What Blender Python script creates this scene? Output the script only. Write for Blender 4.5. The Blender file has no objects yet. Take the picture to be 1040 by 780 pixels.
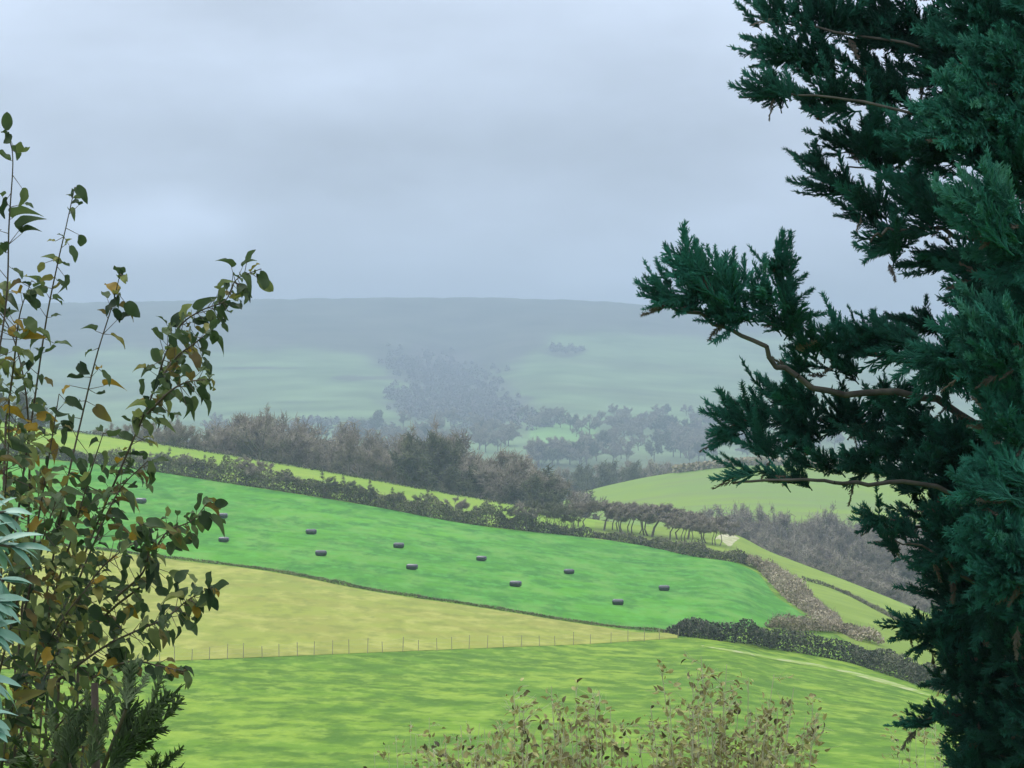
import bpy, math, random
import numpy as np

rng = np.random.default_rng(7)
random.seed(7)
SC = bpy.context.scene
COL = SC.collection
F = 2446.0                      # focal length in photo pixels (1040 wide)
CX, CY = 520.0, 390.0


def at(px, py, D):
    return np.array([(px - CX) / F * D, D, -(py - CY) / F * D])


def interp(pts):
    xs = np.array([p[0] for p in pts], float)
    ys = np.array([p[1] for p in pts], float)
    # monotone-ish smooth interpolation: Catmull-Rom slopes, Hermite evaluation
    m = np.gradient(ys, xs)

    def f(x):
        x = np.asarray(x, float)
        i = np.clip(np.searchsorted(xs, x) - 1, 0, len(xs) - 2)
        h = xs[i + 1] - xs[i]
        t = np.clip((x - xs[i]) / h, 0, 1)
        a = 2 * t**3 - 3 * t**2 + 1
        b = t**3 - 2 * t**2 + t
        c = -2 * t**3 + 3 * t**2
        d = t**3 - t**2
        return a * ys[i] + b * h * m[i] + c * ys[i + 1] + d * h * m[i + 1]
    return f


def vnoise(x, y, seed=0):
    """smooth value noise, vectorised, range 0..1"""
    x = np.asarray(x, float); y = np.asarray(y, float)
    xi = np.floor(x).astype(int); yi = np.floor(y).astype(int)
    fx = x - xi; fy = y - yi
    fx = fx * fx * (3 - 2 * fx); fy = fy * fy * (3 - 2 * fy)

    def h(a, b):
        n = (a * 374761393 + b * 668265263 + seed * 1442695041) & 0x7fffffff
        n = ((n ^ (n >> 13)) * 1274126177) & 0x7fffffff
        return ((n ^ (n >> 16)) & 0xffff) / 65535.0
    return (h(xi, yi) * (1 - fx) + h(xi + 1, yi) * fx) * (1 - fy) + (h(xi, yi + 1) * (1 - fx) + h(xi + 1, yi + 1) * fx) * fy


def fbm(x, y, seed=0, o=4):
    s = 0; a = .5; t = 0
    for k in range(o):
        s = s + a * vnoise(np.asarray(x) * 2**k, np.asarray(y) * 2**k, seed + k); t += a; a *= .5
    return s / t


# ------------------------------------------------------------------ objects
def tag(o, label=None, cat=None, group=None, kind=None):
    if label: o['label'] = label
    if cat: o['category'] = cat
    if group: o['group'] = group
    if kind: o['kind'] = kind
    return o


def empty(name, loc=(0, 0, 0)):
    o = bpy.data.objects.new(name, None)
    COL.objects.link(o)
    o.location = tuple(float(v) for v in loc)
    o.empty_display_size = .3
    return o


def copy_tree(root, parent=None):
    c = root.copy(); COL.objects.link(c)
    if parent is not None:
        c.parent = parent
    for ch in list(root.children):
        copy_tree(ch, c)
    return c


class MB:
    """numpy mesh collector: triangles and quads, one float attribute 'tint' per vertex (and optionally a colour)"""
    def __init__(s):
        s.V = []; s.T = []; s.Q = []; s.A = []; s.n = 0

    def add(s, V, tris=None, quads=None, tint=.5):
        V = np.asarray(V, float).reshape(-1, 3)
        s.V.append(V)
        t = np.broadcast_to(np.asarray(tint, float), (len(V),)) if np.ndim(tint) <= 1 else tint
        s.A.append(np.array(t))
        if tris is not None and len(tris): s.T.append(np.asarray(tris, int).reshape(-1, 3) + s.n)
        if quads is not None and len(quads): s.Q.append(np.asarray(quads, int).reshape(-1, 4) + s.n)
        s.n += len(V)
        return s

    def segs(s, P0, P1, r0, r1, n=4, tint=.5):
        P0 = np.asarray(P0, float).reshape(-1, 3); P1 = np.asarray(P1, float).reshape(-1, 3)
        N = len(P0)
        if not N: return s
        d = P1 - P0
        L = np.linalg.norm(d, axis=1, keepdims=True); L[L == 0] = 1e-6
        d = d / L
        ref = np.where(np.abs(d[:, 2:3]) < .9, np.array([[0, 0, 1.]]), np.array([[1., 0, 0]]))
        u = np.cross(d, ref); u /= np.linalg.norm(u, axis=1, keepdims=True)
        v = np.cross(d, u)
        r0 = np.broadcast_to(np.asarray(r0, float), (N,)); r1 = np.broadcast_to(np.asarray(r1, float), (N,))
        ang = np.arange(n) * 2 * math.pi / n
        ring = np.cos(ang)[None, :, None] * u[:, None, :] + np.sin(ang)[None, :, None] * v[:, None, :]
        V = np.concatenate([P0[:, None] + ring * r0[:, None, None], P1[:, None] + ring * r1[:, None, None]], axis=1)
        k = np.arange(n); k2 = (k + 1) % n
        q = np.stack([k, k2, k2 + n, k + n], axis=1)
        Q = q[None] + (np.arange(N) * 2 * n)[:, None, None]
        t = np.broadcast_to(np.asarray(tint, float), (N,))
        return s.add(V.reshape(-1, 3), quads=Q.reshape(-1, 4), tint=np.repeat(t, 2 * n))

    def path(s, P, R, n=6, tint=.5):
        P = np.asarray(P, float); R = np.asarray(R, float)
        for i in range(len(P) - 1):
            d = P[i + 1] - P[i]
            s.segs([P[i]], [P[i + 1] + d * .04], [R[i]], [R[i + 1]], n, tint)
        return s

    def stamp(s, tmpl, M, scale, pos, tint=.5):
        """tmpl = (V, tris, quads); M (N,3,3) with rows = images of x,y,z axes"""
        TV, TT, TQ = tmpl[:3]
        N = len(pos)
        if not N: return s
        scale = np.broadcast_to(np.asarray(scale, float), (N,))
        V = np.einsum('kj,njc->nkc', TV, M) * scale[:, None, None] + np.asarray(pos)[:, None, :]
        off = (np.arange(N) * len(TV))[:, None, None]
        T = (TT[None] + off).reshape(-1, 3) if TT is not None and len(TT) else None
        Q = (TQ[None] + off).reshape(-1, 4) if TQ is not None and len(TQ) else None
        t = np.repeat(np.broadcast_to(np.asarray(tint, float), (N,)), len(TV))
        if len(tmpl) > 3:
            t = t + np.tile(tmpl[3], N)
        return s.add(V.reshape(-1, 3), T, Q, t)

    def build(s, name, mat, parent=None, smooth=False, cols=None):
        V = np.concatenate(s.V)
        T = np.concatenate(s.T) if s.T else np.zeros((0, 3), int)
        Q = np.concatenate(s.Q) if s.Q else np.zeros((0, 4), int)
        me = bpy.data.meshes.new(name)
        me.vertices.add(len(V)); me.vertices.foreach_set('co', V.astype(np.float32).ravel())
        nl = len(T) * 3 + len(Q) * 4
        me.loops.add(nl)
        me.loops.foreach_set('vertex_index', np.concatenate([T.ravel(), Q.ravel()]).astype(np.int32))
        npoly = len(T) + len(Q)
        me.polygons.add(npoly)
        st = np.concatenate([np.arange(len(T)) * 3, len(T) * 3 + np.arange(len(Q)) * 4]).astype(np.int32)
        me.polygons.foreach_set('loop_start', st)
        if smooth:
            me.polygons.foreach_set('use_smooth', np.ones(npoly, bool))
        me.update(calc_edges=True)
        a = me.attributes.new('tint', 'FLOAT', 'POINT')
        a.data.foreach_set('value', np.concatenate(s.A).astype(np.float32))
        if cols is not None:
            c = me.attributes.new('ground_colour', 'FLOAT_COLOR', 'POINT')
            cc = np.ones((len(V), 4), np.float32); cc[:, :3] = cols
            c.data.foreach_set('color', cc.ravel())
        me.materials.append(mat)
        o = bpy.data.objects.new(name, me)
        COL.objects.link(o)
        if parent is not None:
            o.parent = parent
        return o


def frames(d, roll=None):
    """rows x,y,z with x along d"""
    d = np.asarray(d, float); d = d / np.linalg.norm(d, axis=1, keepdims=True)
    N = len(d)
    ref = rng.normal(size=(N, 3)) if roll is None else np.broadcast_to(roll, (N, 3))
    y = np.cross(ref, d); ln = np.linalg.norm(y, axis=1, keepdims=True); ln[ln < 1e-6] = 1
    y = y / ln
    z = np.cross(d, y)
    return np.stack([d, y, z], axis=1)


def rdirs(N):
    v = rng.normal(size=(N, 3))
    return v / np.linalg.norm(v, axis=1, keepdims=True)


# ------------------------------------------------------------------ materials
def new_mat(name):
    m = bpy.data.materials.new(name); m.use_nodes = True
    nt = m.node_tree
    b = nt.nodes['Principled BSDF']
    return m, nt, b


def ramp(nt, stops):
    r = nt.nodes.new('ShaderNodeValToRGB')
    el = r.color_ramp.elements
    while len(el) < len(stops): el.new(.5)
    for e, (p, c) in zip(el, stops):
        e.position = p; e.color = (*c, 1)
    return r


def mat_tint(name, stops, rough=.7, translucent=0.0, noise=None, spec=.3):
    """colour from the per-leaf 'tint' attribute"""
    m, nt, b = new_mat(name)
    a = nt.nodes.new('ShaderNodeAttribute'); a.attribute_name = 'tint'
    r = ramp(nt, stops)
    src = a.outputs['Fac']
    if noise:
        tc = nt.nodes.new('ShaderNodeTexCoord'); n = nt.nodes.new('ShaderNodeTexNoise')
        n.inputs['Scale'].default_value = noise[0]; n.inputs['Detail'].default_value = 3
        nt.links.new(tc.outputs['Object'], n.inputs['Vector'])
        ma = nt.nodes.new('ShaderNodeMath'); ma.operation = 'MULTIPLY_ADD'
        nt.links.new(n.outputs['Fac'], ma.inputs[0]); ma.inputs[1].default_value = noise[1]
        nt.links.new(a.outputs['Fac'], ma.inputs[2])
        mb = nt.nodes.new('ShaderNodeMath'); mb.operation = 'SUBTRACT'
        nt.links.new(ma.outputs[0], mb.inputs[0]); mb.inputs[1].default_value = noise[1] * .5
        src = mb.outputs[0]
    nt.links.new(src, r.inputs['Fac'])
    nt.links.new(r.outputs['Color'], b.inputs['Base Color'])
    b.inputs['Roughness'].default_value = rough
    b.inputs['Specular IOR Level'].default_value = spec
    if translucent:
        t = nt.nodes.new('ShaderNodeBsdfTranslucent'); mx = nt.nodes.new('ShaderNodeMixShader')
        nt.links.new(r.outputs['Color'], t.inputs['Color'])
        mx.inputs['Fac'].default_value = translucent
        nt.links.new(b.outputs[0], mx.inputs[1]); nt.links.new(t.outputs[0], mx.inputs[2])
        nt.links.new(mx.outputs[0], nt.nodes['Material Output'].inputs['Surface'])
    return m


def mat_grass(name, layers, rough=.9, rot=0.0, bump=.3):
    """layers = base colour, then [(scale xyz, lo, hi, colour, strength)] noise overlays"""
    m, nt, b = new_mat(name)
    tc = nt.nodes.new('ShaderNodeTexCoord')
    base, over = layers
    rgb = nt.nodes.new('ShaderNodeRGB'); rgb.outputs[0].default_value = (*base, 1)
    cur = rgb.outputs[0]
    last = None
    for (sc, lo, hi, c, st) in over:
        mp = nt.nodes.new('ShaderNodeMapping'); mp.inputs['Scale'].default_value = sc
        mp.inputs['Rotation'].default_value = (0, 0, rot)
        nt.links.new(tc.outputs['Object'], mp.inputs['Vector'])
        n = nt.nodes.new('ShaderNodeTexNoise'); n.inputs['Scale'].default_value = 1; n.inputs['Detail'].default_value = 5
        n.inputs['Roughness'].default_value = .6
        nt.links.new(mp.outputs[0], n.inputs['Vector'])
        mr = nt.nodes.new('ShaderNodeMapRange')
        mr.inputs['From Min'].default_value = lo; mr.inputs['From Max'].default_value = hi
        mr.inputs['To Max'].default_value = st
        nt.links.new(n.outputs['Fac'], mr.inputs['Value'])
        mx = nt.nodes.new('ShaderNodeMix'); mx.data_type = 'RGBA'
        nt.links.new(mr.outputs[0], mx.inputs[0])
        nt.links.new(cur, mx.inputs[6]); mx.inputs[7].default_value = (*c, 1)
        cur = mx.outputs[2]; last = n
    nt.links.new(cur, b.inputs['Base Color'])
    b.inputs['Roughness'].default_value = rough
    b.inputs['Specular IOR Level'].default_value = .1
    if last is not None and bump:
        bp = nt.nodes.new('ShaderNodeBump'); bp.inputs['Strength'].default_value = bump; bp.inputs['Distance'].default_value = .3
        nt.links.new(last.outputs['Fac'], bp.inputs['Height']); nt.links.new(bp.outputs[0], b.inputs['Normal'])
    return m


def mat_ground_attr(name, scale=.02, amt=.35):
    m, nt, b = new_mat(name)
    a = nt.nodes.new('ShaderNodeAttribute'); a.attribute_name = 'ground_colour'
    tc = nt.nodes.new('ShaderNodeTexCoord')
    n = nt.nodes.new('ShaderNodeTexNoise'); n.inputs['Scale'].default_value = scale; n.inputs['Detail'].default_value = 6
    nt.links.new(tc.outputs['Object'], n.inputs['Vector'])
    mr = nt.nodes.new('ShaderNodeMapRange'); mr.inputs['From Min'].default_value = .3; mr.inputs['From Max'].default_value = .7
    mr.inputs['To Min'].default_value = 1 - amt; mr.inputs['To Max'].default_value = 1 + amt
    nt.links.new(n.outputs['Fac'], mr.inputs['Value'])
    mx = nt.nodes.new('ShaderNodeMix'); mx.data_type = 'RGBA'; mx.blend_type = 'MULTIPLY'; mx.inputs[0].default_value = 1
    nt.links.new(a.outputs['Color'], mx.inputs[6]); nt.links.new(mr.outputs[0], mx.inputs[7])
    nt.links.new(mx.outputs[2], b.inputs['Base Color'])
    b.inputs['Roughness'].default_value = .95; b.inputs['Specular IOR Level'].default_value = .05
    return m


def mat_plain(name, c, rough=.6, spec=.3, noise=None):
    m, nt, b = new_mat(name)
    b.inputs['Roughness'].default_value = rough; b.inputs['Specular IOR Level'].default_value = spec
    if noise:
        tc = nt.nodes.new('ShaderNodeTexCoord'); n = nt.nodes.new('ShaderNodeTexNoise')
        n.inputs['Scale'].default_value = noise[0]; n.inputs['Detail'].default_value = 5
        nt.links.new(tc.outputs['Object'], n.inputs['Vector'])
        r = ramp(nt, [(.3, c), (.7, noise[1])])
        nt.links.new(n.outputs['Fac'], r.inputs['Fac']); nt.links.new(r.outputs['Color'], b.inputs['Base Color'])
    else:
        b.inputs['Base Color'].default_value = (*c, 1)
    return m


M_near = mat_grass('near_pasture_grass', ((.122, .225, .016), [
    ((.018, .022, .02), .40, .60, (.075, .165, .018), .85),
    ((.09, .16, .1), .46, .64, (.225, .315, .036), .85),
    ((.42, .36, .3), .46, .60, (.050, .115, .010), .85),
    ((.75, .42, .4), .50, .64, (.205, .305, .040), .75),
    ((.48, .26, .3), .48, .62, (.055, .130, .012), .75),
    ((2.2, 2.0, 1.2), .40, .75, (.10, .19, .025), .45)]))
M_bright = mat_grass('bright_silage_grass', ((.070, .240, .018), [
    ((.022, .012, .02), .42, .60, (.046, .170, .020), .9),
    ((.016, .012, .02), .52, .66, (.105, .305, .024), .8),
    ((.05, .16, .1), .46, .60, (.040, .155, .022), .7),
    ((.22, .06, .3), .48, .62, (.120, .265, .050), .7),
    ((.30, .08, .3), .50, .62, (.030, .135, .018), .7),
    ((.70, .22, .9), .50, .66, (.085, .29, .045), .6)]), rot=.12)
M_yellow = mat_grass('pale_stubble_grass', ((.225, .256, .046), [
    ((.03, .03, .02), .40, .58, (.195, .235, .046), .9),
    ((.12, .12, .1), .46, .60, (.225, .225, .052), .8),
    ((.40, .18, .3), .48, .62, (.31, .315, .08), .75),
    ((.60, .25, .9), .50, .64, (.165, .19, .038), .75)]))
M_strip = mat_grass('lime_strip_grass', ((.165, .265, .030), [
    ((.05, .08, .02), .42, .62, (.22, .30, .040), .8),
    ((.4, .6, .3), .48, .66, (.13, .23, .04), .5)]))
M_olive = mat_grass('olive_slope_grass', ((.150, .215, .030), [
    ((.04, .06, .02), .42, .62, (.205, .275, .05), .8),
    ((.25, .5, .3), .48, .66, (.12, .19, .04), .6)]))
M_mound = mat_grass('mound_grass', ((.165, .245, .036), [
    ((.02, .04, .02), .42, .60, (.145, .22, .055), .8),
    ((.015, .10, .02), .52, .66, (.15, .175, .08), .6)]))
M_valley = mat_grass('valley_grass', ((.10, .13, .05), [((.02, .02, .02), .4, .6, (.13, .12, .08), .8)]))
M_far = mat_ground_attr('far_hill_ground', .012, .3)
M_track = mat_grass('pale_track', ((.24, .30, .09), [((.12, .2, .3), .42, .56, (.16, .27, .03), .95), ((.9, .9, .3), .5, .6, (.34, .35, .20), .7)]))
M_bank = mat_tint('bank_grass', [(0, (.060, .085, .022)), (.5, (.105, .145, .040)), (1, (.20, .21, .08))], .9, 0, None, .1)
M_scar = mat_plain('sandy_earth', (.52, .48, .35), .95, .05, (.7, (.20, .23, .08)))
M_bark_far = mat_plain('far_bark', (.115, .095, .075), .9, .1, (2.0, (.19, .165, .13)))
M_twig = mat_tint('bare_twigs', [(0, (.150, .128, .100)), (.5, (.238, .204, .158)), (1, (.35, .305, .235))], .9, 0, None, .1)
M_gully = mat_tint('distant_bare_wood', [(0, (.155, .138, .135)), (.5, (.175, .158, .152)), (1, (.20, .18, .17))], .95, 0, None, .05)
M_twig_dark = mat_tint('ivied_twigs', [(0, (.062, .070, .044)), (.6, (.125, .128, .078)), (1, (.20, .19, .11))], .9, 0, None, .1)
M_hedge = mat_tint('hedge_leaves', [(0, (.070, .078, .040)), (.5, (.145, .148, .072)), (1, (.22, .22, .11))], .9, 0, None, .1)
M_hedge_dark = mat_tint('dark_hedge_leaves', [(0, (.042, .056, .038)), (.5, (.086, .100, .062)), (1, (.165, .165, .100))], .9, 0, None, .1)
M_bramble = mat_tint('dead_bramble', [(0, (.21, .185, .105)), (.5, (.37, .31, .21)), (1, (.52, .45, .33))], .9, 0, None, .1)
M_post = mat_plain('weathered_post', (.26, .24, .15), .9, .1, (6, (.36, .33, .22)))
M_wire = mat_plain('fence_wire', (.25, .25, .25), .5, .5)
M_wrap = mat_plain('black_bale_wrap', (.006, .008, .009), .24, 1.0, (1.5, (.022, .026, .030)))
M_net = mat_plain('bale_wrap_fold', (.02, .023, .026), .3, .6)
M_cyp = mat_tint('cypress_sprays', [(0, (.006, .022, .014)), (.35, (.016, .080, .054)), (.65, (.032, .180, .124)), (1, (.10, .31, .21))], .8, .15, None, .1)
M_cypdead = mat_tint('cypress_dead_sprays', [(0, (.04, .035, .028)), (1, (.14, .125, .10))], .85, 0, None, .1)
M_cypbark = mat_plain('cypress_bark', (.034, .032, .028), .9, .1, (9, (.105, .100, .086)))
M_stem = mat_plain('shrub_stem', (.060, .045, .036), .75, .2, (14, (.13, .10, .08)))
M_leaf = mat_tint('shrub_leaves', [(0, (.022, .042, .020)), (.35, (.066, .104, .042)), (.62, (.185, .215, .070)), (.78, (.17, .155, .040)), (.88, (.105, .080, .032)), (1, (.26, .17, .02))], .6, .38, (9, .25), .2)
M_pale = mat_tint('pale_lance_leaves', [(0, (.07, .17, .12)), (.5, (.14, .29, .22)), (1, (.26, .42, .34))], .42, .2, (12, .3), .5)
M_oleaf = mat_tint('sapling_leaves', [(0, (.055, .045, .022)), (.2, (.17, .145, .060)), (.55, (.31, .285, .105)), (1, (.46, .43, .18))], .6, .25, None, .3)
M_ostem = mat_plain('sapling_stem', (.32, .29, .19), .8, .2, (12, (.46, .43, .31)))
M_ptwig = mat_plain('pale_twig', (.36, .33, .22), .85, .2, (10, (.52, .49, .36)))

# ------------------------------------------------------------------ terrain: the near hillside
crest = interp([(-900, 350), (-500, 388), (-200, 410), (0, 427), (60, 436), (150, 449), (250, 465), (350, 482), (450, 500), (530, 514),
                (600, 527), (680, 536), (728, 538), (752, 545), (777, 558), (810, 571), (850, 586), (900, 606), (950, 627), (1040, 666), (1200, 730), (1500, 850), (1940, 960)])
crestD = interp([(-900, 470), (-200, 450), (150, 430), (530, 405), (740, 385), (950, 335), (1200, 280), (1940, 210)])


def DA(px, py):
    c = crest(px); t = (np.asarray(py, float) - c) / (790.0 - np.minimum(c, 700))
    t = np.maximum(t, 0)
    return 1.0 / (1 / crestD(px) + (1 / 108.0 - 1 / crestD(px)) * t**1.22)


def on_A(px, py, lift=0.0):
    D = DA(px, py)
    p = np.stack([(px - CX) / F * D, D, -(py - CY) / F * D + lift], axis=-1)
    return p


def back_z(px, D):
    """ground behind the crest at screen column px, distance D"""
    c = crest(px); cd = crestD(px); z0 = -(c - CY) / F * cd
    s = np.asarray(D, float) - cd
    drop = np.interp(s, [0, 15, 50, 110, 190, 400], [0, 1.3, 7.5, 18, 26, 30])
    return np.maximum(z0 - drop, -45.0)


def grid_faces(nr, nc):
    i = np.arange(nr - 1)[:, None] * nc + np.arange(nc - 1)[None]
    return np.stack([i, i + 1, i + 1 + nc, i + nc], axis=-1).reshape(-1, 4)


def grid_mesh(name, P, mat, cols=None):
    """P (rows, cols, 3)"""
    nr, nc = P.shape[:2]
    m = MB(); m.add(P.reshape(-1, 3), quads=grid_faces(nr, nc)[:, ::-1])
    return m.build(name, mat, None, True, None if cols is None else cols.reshape(-1, 3))


PX = np.concatenate([np.arange(-900, -60, 40), np.arange(-60, 1100, 5), np.arange(1100, 1960, 40)]).astype(float)
rows = []
for s in (600, 330, 190, 140, 110, 80, 50, 30, 15, 6):
    D = crestD(PX) + s
    z = back_z(PX, D)
    rows.append(np.stack([(PX - CX) / F * D, D, z if s < 500 else np.full_like(PX, -80.5)], axis=-1))
for t in np.concatenate([[0, .004, .01], np.linspace(.02, 1.0, 90), [1.1, 1.25, 1.45, 1.7, 2.0]]):
    c = crest(PX); py = c + t * (790 - np.minimum(c, 700))
    rows.append(on_A(PX, py))
last = rows[-1]
for Y, Z in ((42, -16.5), (28, -13.2), (16, -9.2), (8, -6.9), (0, -6.0), (-40, -5.5), (-120, -5.5)):
    r = last.copy(); k = Y / 60.0
    r[:, 1] = Y + 0 * r[:, 1]; r[:, 2] = Z
    r[:, 0] = last[:, 0] * 1.2
    rows.append(r)
A = np.stack(rows)
tag(grid_mesh('hillside', A, M_near), 'lime green rough pasture across the bottom of the view', 'pasture', kind='structure')


def sheet(name, top, bot, x0, x1, lift, mat, label, cat, nr=26, step=4):
    ft, fb = interp(top) if not callable(top) else top, interp(bot) if not callable(bot) else bot
    px = np.arange(x0, x1 + step, step).astype(float)
    t = np.linspace(0, 1, nr)[:, None]
    a, b = ft(px), np.maximum(fb(px), ft(px))
    PYY = a[None] * (1 - t) + b[None] * t
    P = on_A(np.broadcast_to(px, PYY.shape), PYY, 0.0)
    edge = np.minimum(np.minimum(t, 1 - t) * 12, 1)
    P[..., 2] += lift * (0.25 + .75 * edge)
    return tag(grid_mesh(name, P, mat), label, cat, kind='structure')


bright_top = interp([(-700, 420), (-100, 452), (0, 463), (125, 475), (250, 494), (370, 513), (500, 536), (566, 543), (642, 552), (711, 566), (755, 575), (775, 588), (783, 600), (805, 617), (828, 633)])
bright_bot = interp([(-700, 470), (-100, 536), (0, 546), (100, 557), (180, 567), (270, 578), (380, 599), (500, 617), (600, 633), (660, 641), (700, 640), (760, 638), (828, 634)])
yellow_bot = interp([(-700, 720), (-100, 686), (0, 680), (160, 672), (280, 667), (400, 662), (500, 658), (600, 654), (690, 648)])
sheet('field', bright_top, bright_bot, -700, 828, .10, M_bright, 'vivid green smooth field dotted with black bales', 'field')
sheet('field', lambda x: bright_bot(x) + 2.2, yellow_bot, -700, 686, .09, M_yellow, 'pale yellow stubble field below the vivid green field', 'field')
sheet('field', lambda x: crest(x) + .25, lambda x: bright_top(x) - 3, -700, 610, .06, M_strip, 'narrow lime green strip along the hill crest above the hedge', 'field')
olive_bot = interp([(560, 545), (640, 552), (711, 566), (760, 574), (800, 600), (850, 645), (900, 668), (970, 696), (1040, 722), (1300, 800)])
sheet('field', lambda x: crest(x) + .25, olive_bot, 604, 1300, .06, M_olive, 'olive green grass slope right of the vivid field', 'field')
sheet('track', interp([(712, 656), (760, 663), (800, 669.5), (840, 677), (880, 685.5), (950, 707), (1040, 743)]), interp([(712, 656.6), (760, 665), (800, 672.5), (840, 679), (880, 689.5), (950, 710), (1040, 748)]), 712, 1035, .08, M_track, 'thin pale grassy track curving below the dark hedge', 'track', 5)
sheet('path', interp([(726, 547.5), (731, 543), (738, 541.4), (744, 543), (751, 546.8)]), interp([(726, 548.5), (731, 548.2), (736, 553), (742, 556), (746, 551.5), (751, 547.6)]), 726, 751, .10, M_scar, 'bare sandy earth patch at the gap in the hedgerow', 'path', 8, 1)

# rough tussocks of grass
def tussock(r, n=11):
    m = MB()
    a = r.uniform(0, 6.28, n); rad = r.uniform(0, .5, n)
    for q in range(n):
        b = np.array([math.cos(a[q]) * rad[q], math.sin(a[q]) * rad[q], -.05]); d = np.array([math.cos(a[q]) * .3 + r.normal(0, .1), math.sin(a[q]) * .3 + r.normal(0, .1), r.uniform(.35, .75)])
        s_ = np.array([-math.sin(a[q]), math.cos(a[q]), 0]) * r.uniform(.07, .14)
        m.add([b - s_, b + s_, b + d], [[0, 1, 2]], tint=[0, 0, .18])
    return np.concatenate(m.V), np.concatenate(m.T), None, np.concatenate(m.A)


M_dry = mat_tint('dry_tussock_grass', [(0, (.25, .27, .06)), (.5, (.33, .32, .08)), (1, (.42, .40, .13))], .9, .5, None, .05)
_r = np.random.default_rng(3)
tus = [tussock(_r) for _ in range(4)]


def scatter(mat, n, region, size, label):
    m = MB()
    px = rng.uniform(region[0], region[1], n); t = rng.uniform(0, 1, n) ** .8
    y0 = region[2](px); y1 = region[3](px); ok = y1 > y0 + 2
    px, t, y0, y1 = px[ok], t[ok], y0[ok], y1[ok]
    P = on_A(px, y0 + (y1 - y0) * t)
    keep = fbm(P[:, 0] / 7, P[:, 1] / 10, 9, 3) > rng.uniform(.25, .75, len(P)); P = P[keep]
    tint = np.clip(.42 + (fbm(P[:, 0] / 5, P[:, 1] / 8, 4, 3) - .5) * 1.6 + rng.normal(0, .16, len(P)), 0, 1)
    w = rng.integers(0, 4, len(P)); a = rng.uniform(0, 6.28, len(P))
    M = np.stack([np.stack([np.cos(a), np.sin(a), 0 * a], 1) * 1.6, np.stack([-np.sin(a), np.cos(a), 0 * a], 1) * 1.6, np.tile([[0, 0, .8]], (len(a), 1))], axis=1)
    for k in range(4):
        q = w == k
        m.stamp(tus[k], M[q], rng.uniform(.4, 1.1, q.sum()) * size, P[q], tint[q])
    tag(m.build('grass', mat), label, 'grass', kind='stuff')


scatter(M_dry, 3500, (40, 670, lambda x: bright_bot(x) + 6, lambda x: yellow_bot(x) - 1), .17, 'dry tussocks scattered over the pale yellow field')

# ground sheet below everything
gx = np.linspace(-3600, 3600, 60); gy = np.linspace(-300, 4200, 60)
G = np.stack(np.broadcast_arrays(gx[None, :], gy[::-1, None], np.full((60, 60), -80.0)), axis=-1)
tag(grid_mesh('ground', G.copy(), M_valley), 'dull brownish grass of the valley floor', 'ground', kind='structure')

# ------------------------------------------------------------------ the mound
mcrest = interp([(430, 548), (500, 534), (560, 514), (590, 501), (640, 488), (700, 478), (760, 472), (830, 474), (900, 480), (1000, 490), (1200, 505), (1600, 540)])
mx = np.arange(430, 1600, 8).astype(float)
rows = []


def on_mound(px, py):
    c = mcrest(px); t = np.clip((py - c) / (562.0 - c), 0, 1)
    D = 1 / (1 / 740. + (1 / 560. - 1 / 740.) * t**1.0)
    return np.stack([(px - CX) / F * D, D, np.maximum(-(py - CY) / F * D, -47)], axis=-1)


for s, dz in ((420, 60), (200, 24), (110, 14), (60, 6), (25, 1.8)):
    c = mcrest(mx); D = 740. + s
    rows.append(np.stack([(mx - CX) / F * 740. * (1 + s / 2000), np.full_like(mx, D), np.maximum(-(c - CY) / F * 740. - dz, -81)], axis=-1))
for t in np.linspace(0, 1, 30):
    c = mcrest(mx)
    rows.append(on_mound(mx, c + t * (562 - c)))
r = rows[-1].copy(); r[:, 1] -= 40; r[:, 2] = -81; rows.append(r)
tag(grid_mesh('hill', np.stack(rows), M_mound), 'rounded light green grass hill between the hedgerow and the misty valley', 'hill', kind='structure')

# ------------------------------------------------------------------ the far ridge
ridge = interp([(-1200, 300), (-300, 311), (0, 308.5), (110, 306.5), (300, 303.5), (430, 302.5), (560, 304), (640, 308), (700, 313), (830, 322), (960, 329), (1200, 340), (1800, 350)])
hx = np.concatenate([np.arange(-1200, -80, 40), np.arange(-80, 1120, 5), np.arange(1120, 2240, 40)]).astype(float)


def DH(px, py):
    """distance of the far hillside at a screen position"""
    u = (np.asarray(py, float) - ridge(px))
    base = np.interp(u, [0, 18, 50, 90, 125, 165, 215], [3900, 3570, 3120, 2550, 2070, 1530, 1180])
    gul = np.exp(-((px - 470 - (u - 90) * .15) / 55.0) ** 2) * np.clip(u / 40, 0, 1) * np.clip((150 - u) / 60, 0, 1)
    n = fbm(np.asarray(px) / 110., u / 60., 5, 3) - .5
    return base * (1 + .05 * gul + .05 * n * np.clip(u / 30, 0, 1))


def on_H(px, py):
    D = DH(px, py)
    return np.stack([(px - CX) / F * D, D, -(py - CY) / F * D], axis=-1)


def sm(x, a, b):
    t = np.clip((x - a) / (b - a), 0, 1); return t * t * (3 - 2 * t)


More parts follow.
